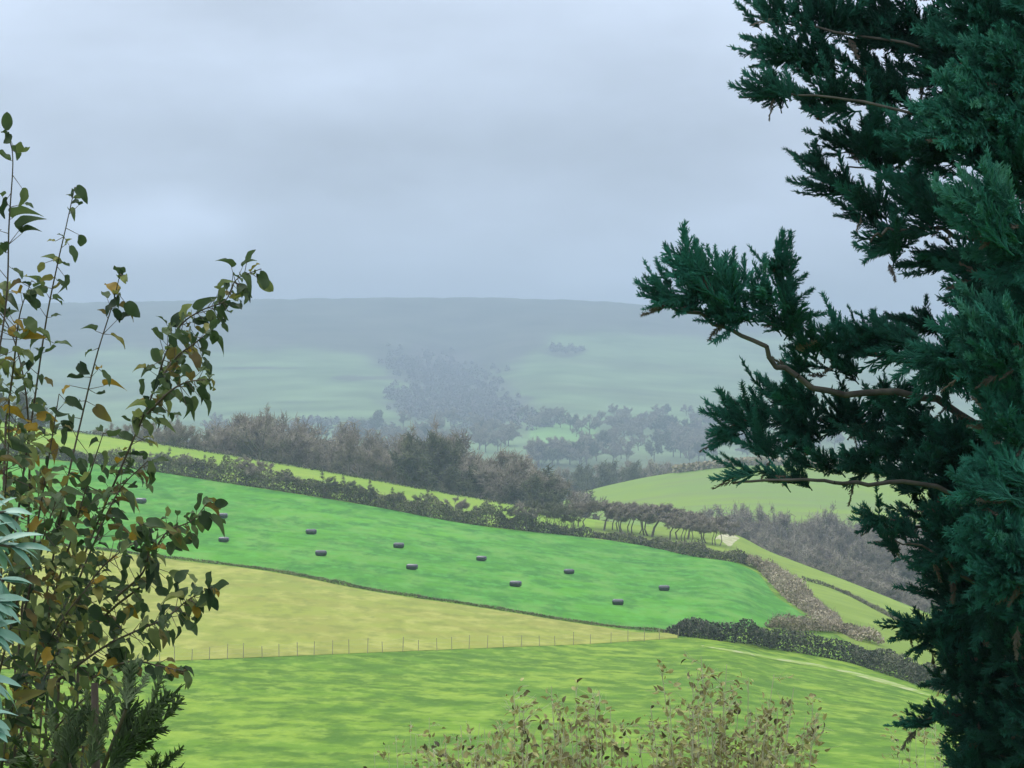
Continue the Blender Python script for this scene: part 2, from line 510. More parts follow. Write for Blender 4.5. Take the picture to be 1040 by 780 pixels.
def far_colour(px, py):
    u = py - ridge(px)
    nn = fbm(px / 60., py / 14., 11, 4); n2 = fbm(px / 25., py / 9., 3, 3)
    heath = np.array([.074, .068, .060]); green = np.array([.125, .185, .085]); green2 = np.array([.17, .225, .105]); wood = np.array([.075, .068, .060]); scrub = np.array([.10, .11, .060])
    # lower limit of the heath band, dipping into the gully
    lim = np.interp(px, [-300, 60, 200, 300, 360, 420, 470, 530, 560, 640, 800, 1100], [60, 52, 46, 46, 58, 78, 92, 62, 42, 26, 20, 20])
    h = 1 - sm(u + (nn - .5) * 34, lim - 9, lim + 9)
    c = green[None, None] * (1 - nn[..., None] * .5) + green2[None, None] * (nn[..., None] * .5)
    bands = sm(vnoise(px / 170., u / 9., 8), .55, .7)[..., None]
    c = c * (1 - bands * .35) + scrub * bands * .35
    c = c * (1 - h[..., None] * .9) + (heath * (.8 + .5 * n2[..., None])) * h[..., None] * .9
    # dark copse on the right, hedge lines
    def blob(x, y, rx, ry):
        return sm(1.35 - np.sqrt(((px - x) / rx) ** 2 + ((py - y) / ry) ** 2) + (n2 - .5) * .9, .1, .5)[..., None]
    for (x, y, rx, ry) in ((575, 357, 26, 5), (880, 352, 40, 6), (372, 384, 34, 2.2), (262, 374, 40, 1.2)):
        w = blob(x, y, rx, ry); c = c * (1 - w * .8) + wood * w * .8
    w = np.clip(blob(440, 372, 44, 24) + blob(488, 408, 44, 24) + blob(430, 412, 40, 14), 0, 1); c = c * (1 - w * .7) + np.array([.080, .070, .070]) * w * .7
    # the pale green meadow on the lower slope
    w = sm(1.2 - np.maximum(np.abs(px - 572) / 34, np.abs(py - 443) / 13), .1, .3)[..., None]
    c = c * (1 - w) + np.array([.15, .27, .085]) * w
    low = sm(py, 455, 490)[..., None]
    c = c * (1 - low) + np.array([.085, .095, .055]) * low
    return np.clip(c, .01, 1)


rows = []; crow = []
for s, dz in ((290, 60), (180, 22), (80, 4.5)):
    D = 3900. + s
    rows.append(np.stack([(hx - CX) / F * 3900, np.full_like(hx, D), -(ridge(hx) - CY) / F * 3900. - dz], axis=-1)); crow.append(ridge(hx))
for u in np.concatenate([np.linspace(0, 130, 110), np.linspace(133, 215, 30)]):
    py = ridge(hx) + u; rows.append(on_H(hx, py)); crow.append(py)
P = np.stack(rows); PYC = np.stack(crow)
r = P[-1].copy(); r[:, 1] -= 60; r[:, 2] = -81.5
P = np.concatenate([P, r[None]]); PYC = np.concatenate([PYC, PYC[-1:]])
P[..., 2] = np.maximum(P[..., 2], -81)
P[:143, :, 2] += ((fbm(hx / 14., hx * 0, 21, 3) - .5) * 4.0)[None] * np.exp(-np.abs(np.arange(143) - 3) / 6.)[:, None]
tag(grid_mesh('hills', P, M_far, far_colour(np.broadcast_to(hx, PYC.shape), PYC)), 'long misty ridge with heath above and pale pasture below', 'hills', kind='structure')


# ------------------------------------------------------------------ bare trees (unit height 1, copies are scaled)
def bare_tree_meshes(h=12.0, cw=.42, cb=.30, flat=0., lean=0., nl=13, nsub=6, ntw=34, mat=None, stems=1, tw=1.0):
    """h height, cw crown half width / h, cb crown base / h. Returns (trunk object, crown object) parented to an Empty"""
    root = empty('bare_tree')
    tr = MB(); cr = MB()
    z0 = h * cb; ch = h - z0
    cen = np.array([lean * h * .5, 0, z0 + ch * .5])
    R = np.array([h * cw, h * cw, ch * .5])
    for st in range(stems):
        bx = np.array([(st - (stems - 1) / 2) * h * .10 + rng.normal() * h * (.05 if stems > 1 else .0), rng.normal() * .02 * h, -h * .06])
        top = cen + np.array([bx[0] * 1.5, 0, ch * .05])
        mid = np.array([bx[0] * 1.1 + rng.normal() * (.09 if stems > 1 else .03) * h, 0, z0 * rng.uniform(.5, .85)])
        fork = cen + np.array([bx[0], 0, -ch * .28])
        r = h * .022 / math.sqrt(stems)
        tr.path([bx, mid, fork, top], [r * 1.35, r, r * .8, r * .25], 7)
        n = max(4, nl // stems)
        for i in range(n):
            d = rdirs(1)[0]; d[2] = d[2] * .75 + .18
            e = cen + d / np.linalg.norm(d) * R * rng.uniform(.72, 1.0)
            if flat: e[2] = min(e[2], h * (1 - flat * .25) + rng.normal() * .02 * h)
            s = fork + (top - fork) * rng.uniform(-.25, .7)
            k = (s + e) / 2 + rng.normal(size=3) * h * .03 + np.array([0, 0, h * .03])
            tr.path([s, k, e], [r * .5, r * .3, r * .1], 5)
            ends = []
            for j in range(nsub):
                p = k + (e - k) * rng.uniform(0, 1)
                q = p + rdirs(1)[0] * h * rng.uniform(.07, .15) + np.array([lean * .05 * h, 0, .03 * h])
                if q[2] < z0 * .8: q[2] = z0 * .8 + rng.uniform(0, .08) * h
                tr.segs([p], [q], [r * .2], [r * .07], 3); ends.append((p, q))
            ends.append((k, e))
            for (p, q) in ends:
                t = rng.uniform(.25, 1.05, ntw)[:, None]
                o = p + (q - p) * t + rng.normal(size=(ntw, 3)) * h * .018
                d = rdirs(ntw) + (q - cen)[None] / h * 1.0 + np.array([lean * .6, 0, .25])
                d /= np.linalg.norm(d, axis=1, keepdims=True)
                L = rng.uniform(.03, .085, ntw)[:, None] * h
                cr.segs(o, o + d * L, .0046 * h * tw, .0014 * h, 3, np.clip(rng.normal(.5, .18) + rng.normal(0, .12, ntw) + (o[:, 2] - cen[2]) / h * .2, 0, 1))
    tr.build('trunk', M_bark_far, root); cr.build('crown', mat or M_twig, root)
    root['h'] = h; root['w'] = cw * h * 2
    return root


round_a = bare_tree_meshes(12, .40, .22)
round_b = bare_tree_meshes(12, .46, .18, nl=15)
round_c = bare_tree_meshes(12, .36, .25, lean=.12)
tall_a = bare_tree_meshes(14, .26, .42, nl=11, ntw=24)
tall_b = bare_tree_meshes(14, .23, .46, nl=10, ntw=24)
ivy_a = bare_tree_meshes(12, .36, .12, nl=14, mat=M_twig_dark, ntw=36, tw=1.4)
wood_a = bare_tree_meshes(12, .44, .06, nl=16, ntw=36, tw=1.15)
wood_b = bare_tree_meshes(12, .50, .05, nl=17, ntw=36, tw=1.15)
wood_c = bare_tree_meshes(12, .38, .08, nl=15, ntw=36, tw=1.15)
hawth = [bare_tree_meshes(5, .56, .33, flat=1, lean=.25, nl=18, nsub=6, ntw=40, stems=2, tw=1.5),
         bare_tree_meshes(5, .66, .26, flat=1, lean=.10, nl=20, nsub=6, ntw=40, stems=3, tw=1.5),
         bare_tree_meshes(5, .50, .36, flat=1, lean=.35, nl=16, nsub=6, ntw=40, stems=1, tw=1.5),
         bare_tree_meshes(5, .60, .30, flat=1, lean=-.1, nl=18, nsub=6, ntw=40, stems=2, tw=1.5)]
bush_a = bare_tree_meshes(3, .55, .05, nl=14, nsub=5, ntw=30, stems=3, mat=M_twig_dark, tw=1.5)
bush_b = bare_tree_meshes(3, .50, .08, nl=14, nsub=5, ntw=30, stems=3, tw=1.5)
used = set()


def place(proto, name, p, height, label, cat, group, sx=1.0, rz=None):
    if proto.name not in used and proto.get('first') is None:
        o = proto; o['first'] = 1; o.name = name
    else:
        o = copy_tree(proto); o.name = name
        if 'first' in o: del o['first']
    k = height / proto['h']
    o.location = tuple(float(v) for v in p)
    o.scale = (k * sx, k * sx, k)
    o.rotation_euler = (0, 0, random.uniform(0, 6.28) if rz is None else rz)
    for ch in o.children:
        if 'first' in ch: del ch['first']
    tag(o, label, cat, group)
    return o


def tree_from_top(proto, name, px, py_top, D, zb, label, group, sx=1.0, rz=None, cat='tree'):
    p = at(px, 0, D); p[2] = zb
    h = -(py_top - CY) / F * D - zb
    return place(proto, name, p, h, label, cat, group, sx, rz)


# wood behind the crest
wtop = interp([(222, 428), (240, 418), (272, 413), (296, 418), (318, 440), (345, 432), (375, 440), (397, 460), (415, 435), (435, 431), (456, 437), (474, 458), (495, 446), (515, 452), (540, 466), (565, 480), (585, 494)])
LW = 'bare grey-brown tree in the wood just beyond the hill crest'
GW = 'trees of the wood beyond the hill crest'
for i in range(50):
    px = 224 + (575 - 224) * (i + random.uniform(-.45, .45)) / 49
    back = i % 2
    cd = float(crestD(px)); D = cd + (random.uniform(40, 75) if not back else random.uniform(85, 150))
    zb = float(back_z(px, D)) - .3
    top = float(wtop(px)) + (random.uniform(2, 16) if not back else random.uniform(-1, 9))
    if 300 < px < 415:
        pr = random.choice([tall_a, tall_b, round_c])
    elif 405 < px < 455:
        pr = random.choice([round_a, round_b])
    elif px < 300:
        pr = random.choice([round_b, round_c, round_a])
    else:
        pr = random.choice([wood_a, wood_b, round_c, ivy_a])
    h = -(top - CY) / F * D - zb
    tree_from_top(pr, 'bare_tree', px, top, D, zb, LW, GW, sx=random.uniform(.95, 1.25) * min(1.0, 15 / h + .2))
for px, top, D in ((428, 431, 452), (444, 436, 455)):
    tree_from_top(ivy_a, 'ivied_tree', px, top, D, float(back_z(px, D)) - .3,
                  'broad dark ivy-clad tree rising above the middle of the crest wood, %s one of two' % ('left' if px < 440 else 'right'), 'ivied trees in the crest wood', .95)
# small group at the left, beyond the lime strip
for px, top in ((108, 428), (128, 430), (152, 427), (166, 425), (182, 424), (196, 431)):
    D = float(crestD(px)) + random.uniform(25, 45)
    tree_from_top(random.choice([round_a, round_b]), 'bare_tree', px, top, D, float(back_z(px, D)) - .3,
                  'small bare tree in the group behind the left shrub branches', 'small trees beyond the left of the strip', 1.05)
for px, top in ((12, 392), (-14, 398), (34, 404)):
    D = float(crestD(px)) + 30
    tree_from_top(ivy_a, 'ivied_tree', px, top, D, float(back_z(px, D)) - .3,
                  'dark round tree on the crest at the far left edge behind leaves', 'dark trees at the left edge of the crest', 1.0)

# valley wood on the right
LV = 'bare greyish tree in the hollow between the olive slope and the round hill'
GV = 'trees of the hollow on the right'
for (D, tops, n, x0, x1) in ((545, interp([(690, 516), (745, 512), (800, 517), (860, 519), (900, 521), (1000, 528), (1200, 545)]), 38, 700, 1190),
                             (500, interp([(690, 530), (780, 533), (860, 540), (920, 548), (1000, 566), (1200, 600)]), 36, 735, 1190),
                             (455, interp([(690, 545), (780, 547), (860, 562), (920, 580), (1000, 605), (1200, 655)]), 32, 768, 1190),
                             (415, interp([(690, 560), (800, 566), (860, 578), (920, 600), (1000, 630), (1200, 690)]), 26, 820, 1190)):
    for i in range(n):
        px = x0 + (x1 - x0) * (i + random.uniform(-.35, .35)) / (n - 1)
        d = D + random.uniform(-18, 18); top = float(tops(px)) + random.uniform(-3, 5)
        d = max(d, float(crestD(px)) + 18)
        zb = max(-47.0, float(back_z(px, d)) - .3)
        h = -(top - CY) / F * d - zb
        if h < 3:
            continue
        tree_from_top(random.choice([wood_a, wood_b, wood_c, round_a, wood_a]), 'bare_tree', px, top, d, zb, LV, GV, sx=random.uniform(.85, 1.2) * min(1.3, 8 / h + .35))

# misty trees: beyond the mound and on the lower far slope
LM = 'misty blue-grey tree in the wood on the lower far slope'
GM = 'misty trees on the lower far slope'
n = 0
for (x0, x1, y0, y1, cnt) in ((590, 735, 422, 472, 74), (524, 574, 424, 437, 12), (545, 600, 462, 478, 16), (380, 520, 432, 462, 40), (700, 900, 428, 466, 44), (210, 380, 440, 460, 20), (575, 600, 437, 448, 5)):
    for i in range(cnt):
        px = random.uniform(x0, x1); py = random.uniform(y0, y1)
        if 540 < px < 606 and py < 457 and not (x0 in (524, 575)): continue
        p = on_H(np.float64(px), np.float64(py))
        h = random.uniform(11.5, 19) * (1.0 if py > 440 else .9)
        place(random.choice([wood_a, wood_b, wood_c, wood_b, ivy_a]), 'misty_tree', p - np.array([0, 0, .3]), h, LM, 'tree', GM, random.uniform(.9, 1.3))
# trees along the foot behind the mound
for i in range(22):
    px = 560 + 190 * (i + random.uniform(-.3, .3)) / 21
    D = random.uniform(800, 900); top = np.interp(px, [560, 600, 640, 680, 700, 750], [474, 468, 463, 461, 466, 470]) + random.uniform(-3, 6)
    tree_from_top(random.choice([wood_a, wood_b, ivy_a]), 'bare_tree', px, float(top), D, -47.0, 'bare tree rising behind the left shoulder of the round hill', 'trees behind the round hill', 1.0 * random.uniform(.8, 1.1))

# wooded gully on the far hill: nobody could count it
def puff(n=70):
    m = MB()
    d = rdirs(n); d[:, 2] = np.abs(d[:, 2]) * 1.0
    pos = d * rng.uniform(.45, 1, (n, 1)) * np.array([.5, .5, .95])
    q = np.array([[-.5, -.5, 0], [.5, -.5, .1], [.45, .5, 0], [-.5, .45, .1]])
    m.stamp((q, None, np.array([[0, 1, 2, 3]])), frames(rdirs(n)), rng.uniform(.08, .2, n), pos, rng.uniform(-.12, .12, n))
    return np.concatenate(m.V), None, np.concatenate(m.Q), np.concatenate(m.A)


gw = MB()
puffs = [puff() for _ in range(5)]
cand = []
for (x0, y0, x1, y1, w, cnt) in ((398, 362, 430, 380, 16, 130), (425, 376, 470, 400, 24, 260), (465, 398, 505, 425, 34, 380), (410, 402, 470, 422, 26, 240), (440, 366, 500, 392, 22, 120), (395, 395, 420, 420, 12, 60), (500, 420, 560, 432, 12, 90), (560, 356, 590, 356, 6, 50), (300, 428, 400, 438, 8, 60)):
    for i in range(int(cnt * .75)):
        t = random.random()
        cand.append((x0 + (x1 - x0) * t + random.gauss(0, w * .45), y0 + (y1 - y0) * t + random.gauss(0, w * .28)))
cand = np.array(cand)
pts = on_H(cand[:, 0], cand[:, 1])
which = rng.integers(0, 5, len(pts))
for k in range(5):
    s = which == k
    M = frames(np.tile([[1., 0, 0]], (s.sum(), 1)), np.array([0, 1., 0]))
    a = rng.uniform(0, 6.28, s.sum())
    M = np.stack([np.stack([np.cos(a), np.sin(a), 0 * a], 1), np.stack([-np.sin(a), np.cos(a), 0 * a], 1), np.tile([[0, 0, 1.]], (len(a), 1))], axis=1)
    gw.stamp(puffs[k], M, rng.uniform(5.0, 9.5, s.sum()), pts[s] - np.array([0, 0, .5]), np.clip(rng.normal(.5, .10, s.sum()), 0, 1))
tag(gw.build('woodland', M_gully), 'dark purplish woodland filling the gully of the far ridge', 'woodland', kind='stuff')


# ------------------------------------------------------------------ hedges
QUAD = (np.array([[-.5, -.35, 0], [.5, -.4, .12], [.55, .4, 0], [-.45, .35, .1]]), None, np.array([[0, 1, 2, 3]]))


def hedge(path, hfun, width, per_m, size, mat, label, name='hedge', twigs=1.0, tlo=.5, cat='hedge', lumpy=1.0):
    """path: photo positions on the near hillside; hfun(px) height in metres"""
    path = np.array(path, float)
    m = MB(); w = MB()
    px = np.arange(path[0, 0], path[-1, 0], 1.0)
    py = interp(path)(px)
    P = on_A(px, py)
    L = np.linalg.norm(np.diff(P, axis=0), axis=1)
    cum = np.concatenate([[0], np.cumsum(L)])
    n = int(cum[-1] * per_m)
    s = rng.uniform(0, cum[-1], n)
    x = np.interp(s, cum, P[:, 0]); y = np.interp(s, cum, P[:, 1]); z = np.interp(s, cum, P[:, 2]); ppx = np.interp(s, cum, px)
    tan = np.stack([np.interp(s, cum[:-1], np.diff(P[:, 0]) / L), np.interp(s, cum[:-1], np.diff(P[:, 1]) / L)], 1)
    nor = np.stack([-tan[:, 1], tan[:, 0]], 1)
    lump = 1 - lumpy * .45 + lumpy * .75 * vnoise(s / 3.3, s * 0, 31) * (.5 + vnoise(s / 1.3, s * 0, 7))
    H = np.array([hfun(v) for v in ppx]) * lump
    a = rng.uniform(0, math.pi, n); rr = np.sqrt(rng.uniform(.25, 1, n))
    off = np.cos(a) * rr * width * (.7 + .5 * lump)
    pos = np.stack([x + nor[:, 0] * off, y + nor[:, 1] * off, z + np.sin(a) * rr * H], 1)
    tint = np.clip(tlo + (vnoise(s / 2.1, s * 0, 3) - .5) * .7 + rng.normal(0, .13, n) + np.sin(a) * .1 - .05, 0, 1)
    m.stamp(QUAD, frames(rdirs(n)), rng.uniform(.6, 1.3, n) * size, pos, tint)
    nt = int(n * twigs * .6)
    k = rng.integers(0, n, nt)
    d = rdirs(nt) * .7 + np.array([0, 0, .8])
    w.segs(pos[k], pos[k] + d * rng.uniform(1.0, 2.6, (nt, 1)) * size, size * .10, size * .03, 3, rng.uniform(.2, 1, nt))
    root = empty(name, P[len(P) // 2])
    inv = -P[len(P) // 2]
    for b in (m, w):
        for V in b.V: V += inv
    m.build('foliage', mat, root); w.build('twigs', M_twig, root)
    return tag(root, label, cat)


hedge([(-60, 458), (60, 467), (125, 474), (250, 493), (370, 512), (470, 531), (545, 540)], lambda x: 2.7 if x > 120 else 2.2, 1.05, 300, .23, M_hedge,
      'long lumpy olive-brown hedge between the lime strip and the vivid field', twigs=.4)
hedge([(540, 540), (600, 546), (660, 555), (715, 566), (760, 573)], lambda x: 1.5, .8, 150, .22, M_hedge,
      'low dark hedge bank running under the row of windswept trees', twigs=.4, tlo=.35)
hedge([(686, 643), (720, 648), (760, 655), (820, 664), (870, 674), (920, 690), (985, 712), (1060, 740)], lambda x: np.interp(x, [686, 705, 760, 830, 900, 1060], [.7, 1.5, 2.0, 1.9, 1.8, 1.9]), 1.0, 330, .16, M_hedge_dark,
      'dark grey-green thick hedge curving above the pale track', twigs=.3, tlo=.42, lumpy=.6)
hedge([(755, 573), (775, 580), (793, 595), (815, 615), (845, 634)], lambda x: np.interp(x, [755, 775, 800, 845], [1.0, 1.9, 2.0, 1.1]), 1.3, 230, .20, M_bramble,
      'pinkish-brown bramble thicket at the right end of the vivid field', 'bramble_thicket', .8, .5, 'bramble thicket')
hedge([(790, 640), (825, 640), (860, 644), (885, 655)], lambda x: 1.3, 1.3, 230, .18, M_bramble,
      'low tawny bramble patch just above the dark curved hedge', 'bramble_patch', .8, .38, 'bramble patch')
hedge([(815, 589), (850, 600), (900, 625), (960, 655), (1010, 680)], lambda x: .55, .35, 110, .13, M_hedge,
      'thin dark hedge line crossing the olive slope', 'hedge', .8, .35)
hedge([(-40, 424.5), (60, 437.2), (150, 450.2), (250, 466.2), (350, 483.2), (450, 501.2), (530, 515.2)], lambda x: .7, .35, 60, .15, M_hedge_dark,
      'thin dark line of hedge along the skyline of the lime strip', 'hedge', .6, .2)
hedge([(-60, 542), (0, 547), (100, 558), (180, 568), (270, 579), (380, 600), (500, 618), (600, 634), (680, 643)], lambda x: .24, .40, 130, .09, M_bank,
      'low rough grass bank between the vivid field and the yellow field', 'grass_bank', .8, .4, 'grass bank')

# bushes standing proud of the long hedge
for k, (px, py, h, pr) in enumerate(((152, 478, 3.0, bush_b), (168, 480, 3.4, bush_a), (186, 483, 3.6, bush_b), (205, 486, 3.2, bush_a), (252, 492, 4.8, bush_b), (266, 495, 4.4, bush_b), (290, 499, 3.2, bush_b),
                                     (330, 506, 3.6, bush_a), (352, 509, 3.4, bush_a), (376, 513, 3.3, bush_a), (400, 518, 3.0, bush_a), (430, 523, 3.4, bush_a), (462, 528, 3.7, bush_b), (490, 533, 3.2, bush_a), (512, 536, 3.5, bush_a))):
    p = on_A(np.float64(px), np.float64(py))
    place(pr, 'hedge_bush', p, h, 'rounded bare bush standing taller within the long hedge', 'bush', 'bushes in the long hedge', 1.25)
for k, (px, py, h, pr) in enumerate(((532, 539, 4.6, bush_b), (545, 540, 5.0, bush_a), (558, 541, 4.8, bush_a), (570, 542, 4.5, bush_a), (582, 543, 4.0, bush_a))):
    p = on_A(np.float64(px), np.float64(py))
    place(pr, 'hedge_bush', p, h, 'dark dense bush at the left end of the windswept tree row', 'bush', 'bushes at the left end of the windswept row', 1.1)
# the windswept row
for k, (px, top, base) in enumerate(((594, 507, 541), (606, 506, 542), (619, 507, 543), (632, 507, 545), (645, 507, 547), (657, 509, 549), (668, 511, 550), (679, 513, 552), (690, 515, 553), (701, 518, 555), (711, 521, 556), (721, 525, 557))):
    p = on_A(np.float64(px), np.float64(base - 4))
    h = (base - 4 - top) / F * p[1]
    o = place(hawth[(k * 7 // 3) % 4], 'windswept_tree', p + np.array([random.uniform(-1.4, 1.4), random.uniform(-2, 2), 0]), h * random.uniform(.9, 1.08), 'bare flat-topped windswept tree in the row above the vivid field', 'tree', 'windswept trees in the hedgerow', random.uniform(1.1, 1.4), random.uniform(-.7, .7))
# pale heather-brown hedge on top of the mound
hm = MB()
root = empty('hedge', on_mound(np.float64(760), np.float64(472)))
n = 2600
px = rng.uniform(686, 900, n); pos = on_mound(px, mcrest(px) + rng.uniform(-.5, 1, n)) + np.stack([rng.normal(0, .5, n), rng.normal(0, 1, n), rng.uniform(0, 1, n) * 2.3], 1)
hm.stamp(QUAD, frames(rdirs(n)), rng.uniform(.5, 1.0, n), pos - np.array(root.location), np.clip(rng.normal(.35, .2, n), 0, 1))
hm.build('foliage', M_bramble, root)
tag(root, 'brownish-pink hedge along the top of the round hill', 'hedge')
for (px, top, base) in ((744, 521, 531), (757, 516, 528), (800, 522, 527)):
    p = on_mound(np.float64(px), np.float64(base))
    place(bush_a, 'hill_bush', p, (base - top) / F * p[1], 'small grey bush at the foot of the round hill', 'bush', 'bushes at the foot of the round hill', 1.3)

# ------------------------------------------------------------------ bales
def rounded_box(lx, ly, lz, b):
    bm_v = []
    import bmesh
    bm = bmesh.new(); bmesh.ops.create_cube(bm, size=1)
    for v in bm.verts: v.co.x *= lx; v.co.y *= ly; v.co.z = (v.co.z + .5) * lz
    bmesh.ops.bevel(bm, geom=bm.edges[:], offset=b, segments=5, profile=.6, affect='EDGES')
    bmesh.ops.triangulate(bm, faces=bm.faces[:])
    bm.verts.index_update()
    V = np.array([v.co[:] for v in bm.verts]); T = np.array([[v.index for v in f.verts] for f in bm.faces]); bm.free()
    return V, T


bale = empty('wrapped_bale')
V, T = rounded_box(1.7, 1.1, .86, .40)
V = V + (np.stack([fbm(V[:, 1] * 5 + 3, V[:, 2] * 5, 1), fbm(V[:, 0] * 5, V[:, 2] * 5 + 7, 2), fbm(V[:, 0] * 5, V[:, 1] * 5, 3)], 1) - .5) * .05
m = MB(); m.add(V, T); m.build('body', M_wrap, bale, True)
for e in (-1, 1):                      # gathered ends of the wrap
    m = MB(); k = np.arange(12) * math.pi / 6
    ring = np.stack([0 * k + e * .815, np.cos(k) * .26, .41 + np.sin(k) * .24], 1); ring2 = np.stack([0 * k + e * .845, np.cos(k) * .10, .41 + np.sin(k) * .09], 1)
    q = [[i, (i + 1) % 12, 12 + (i + 1) % 12, 12 + i] for i in range(12)]
    m.add(np.concatenate([ring, ring2, [[e * .85, 0, .41]]]), [[12 + i, 12 + (i + 1) % 12, 24] for i in range(12)], q)
    m.build('wrap_end', M_net, bale)
up = [(143, 509.6), (226, 524.6), (316, 541), (405, 555), (489, 568), (578, 581.4), (674.5, 598.3)]
lo = [(227.3, 549), (326, 563), (418.5, 577), (523.7, 594.3), (627.6, 612.9)]
ordu = ['leftmost', 'second from left', 'third from left', 'middle', 'third from right', 'second from right', 'rightmost']
ordl = ['leftmost', 'second from left', 'middle', 'second from right', 'rightmost']
first = True
for pts_, ords, row in ((up, ordu, 'upper row of seven'), (lo, ordl, 'lower row of five')):
    for (px, py), w in zip(pts_, ords):
        o = bale if first else copy_tree(bale); first = False
        p = on_A(np.float64(px), np.float64(py + 2.6), .10)
        o.location = tuple(float(v) for v in p)
        o.rotation_euler = (0, 0, random.uniform(-.55, .55))
        s = 10.9 / F * p[1] / 1.75
        s = min(max(s, .70), 1.05) * random.uniform(.94, 1.06)
        o.scale = (s, s, s)
        tag(o, 'black wrapped bale on the vivid field, %s in the %s' % (w, row), 'bale', 'wrapped bales on the vivid green field')

# ------------------------------------------------------------------ post and wire fence
fence = empty('wire_fence', on_A(np.float64(420), np.float64(661)))
tops = []
fpx = np.arange(20, 690, 17.6)
for i, px in enumerate(fpx):
    px = px + random.uniform(-2, 2)
    p = on_A(np.float64(px), yellow_bot(px) + .3) - np.array(fence.location)
    h = random.uniform(.75, 1.1); t = np.array([random.uniform(-.05, .05), 0, h])
    m = MB(); m.segs([p - [0, 0, .2]], [p + t], [.027], [.025], 7)
    k = np.arange(7) * 2 * math.pi / 7
    m.add(np.concatenate([p + t + np.stack([np.cos(k) * .025, np.sin(k) * .025, 0 * k], 1), [p + t + [0, 0, .03]]]), [[j, (j + 1) % 7, 7] for j in range(7)])
    m.build('post', M_post, fence); tops.append((p, t))
m = MB()
for f_ in (.92, .62, .34):
    for a, b in zip(tops[:-1], tops[1:]):
        m.segs([a[0] + a[1] * f_], [b[0] + b[1] * f_], .003, .003, 3)
m.build('wire', M_wire, fence)
tag(fence, 'thin post and wire fence along the lower edge of the yellow field', 'fence')

# ------------------------------------------------------------------ the cypress on the right
def P3(px, py, D):
    return at(px, py, D)


def make_spray(seed, plume=1.0):
    """feathery cypress spray, unit length along +x, fine in the xy plane with some depth"""
    r = np.random.default_rng(seed)
    m = MB()
    def curve(t): return np.array([t, .05 * math.sin(t * 3 + seed), .10 * t * t])
    ts = np.linspace(0, 1, 6)
    for a, b in zip(ts[:-1], ts[1:]):
        m.segs([curve(a)], [curve(b)], [.016 * (1.1 - a)], [.016 * (1.1 - b)], 3, 0.)
    S, E, R0, tt = [], [], [], []
    for i in range(15):
        t = .10 + .86 * i / 14
        o = curve(t)
        for sgn in (-1, 1):
            if r.random() < .08: continue
            roll = r.normal(0, .65); ang = math.radians(r.uniform(20, 40))
            d = np.array([math.cos(ang), sgn * math.sin(ang) * math.cos(roll), math.sin(ang) * math.sin(roll) + .15])
            L = (.36 * (1 - t) ** .95 + .05) * r.uniform(.75, 1.2) * plume
            mid = o + d * L * .55; end = o + d * L + np.array([.07 * L, 0, .06 * L])
            S += [o, mid]; E += [mid, end]; R0 += [.017, .013]; tt += [0, .08]
            nb = 3 + int(L * 12)
            for k in range(nb):
                f = (k + .6) / (nb + .3); q = o + d * L * f
                for s2 in (-1, 1):
                    a2 = math.radians(r.uniform(16, 34)); side = np.cross(d, np.array([0, 0, 1.])) + r.normal(0, .35, 3)
                    side /= np.linalg.norm(side)
                    d2 = d * math.cos(a2) + side * s2 * math.sin(a2)
                    l2 = r.uniform(.06, .13) * (1.15 - f * .5)
                    S.append(q); E.append(q + d2 * l2); R0.append(.0125); tt.append(.1)
    R0 = np.array(R0)
    m.segs(S, E, R0, R0 * .35, 3, np.array(tt))
    V = np.concatenate(m.V)
    return V, None, np.concatenate(m.Q), np.concatenate(m.A) + .16 * np.clip(V[:, 0] - .35, -.3, 1)  # shading put into the tint: spray bases darker, tips lighter


sprays = [make_spray(s, p) for s, p in ((1, 1.), (2, .8), (3, 1.1), (4, .7), (5, .9))]
thin_sprays = [make_spray(s, .5) for s in (21, 22, 23, 24, 25)]
dead_sprays = [make_spray(s, .6) for s in (11, 12)]
CD = 12.0
CB = P3(1115, 390, CD); cyp = empty('cypress_tree', (CB[0], CB[1], -8.2))
cypO = np.array(cyp.location)
tr = MB()
tp = [np.array([0, 0, -.3]), np.array([.03, 0, 2.5]), np.array([-.05, .05, 5.5]), np.array([.05, 0, 8.5]), np.array([0, 0, 11.2])]
tr.path(tp, [.34, .27, .22, .16, .06], 12)


def trunk_at(z):
    zz = [p[2] for p in tp]; return np.array([np.interp(z, zz, [p[0] for p in tp]), np.interp(z, zz, [p[1] for p in tp]), z])


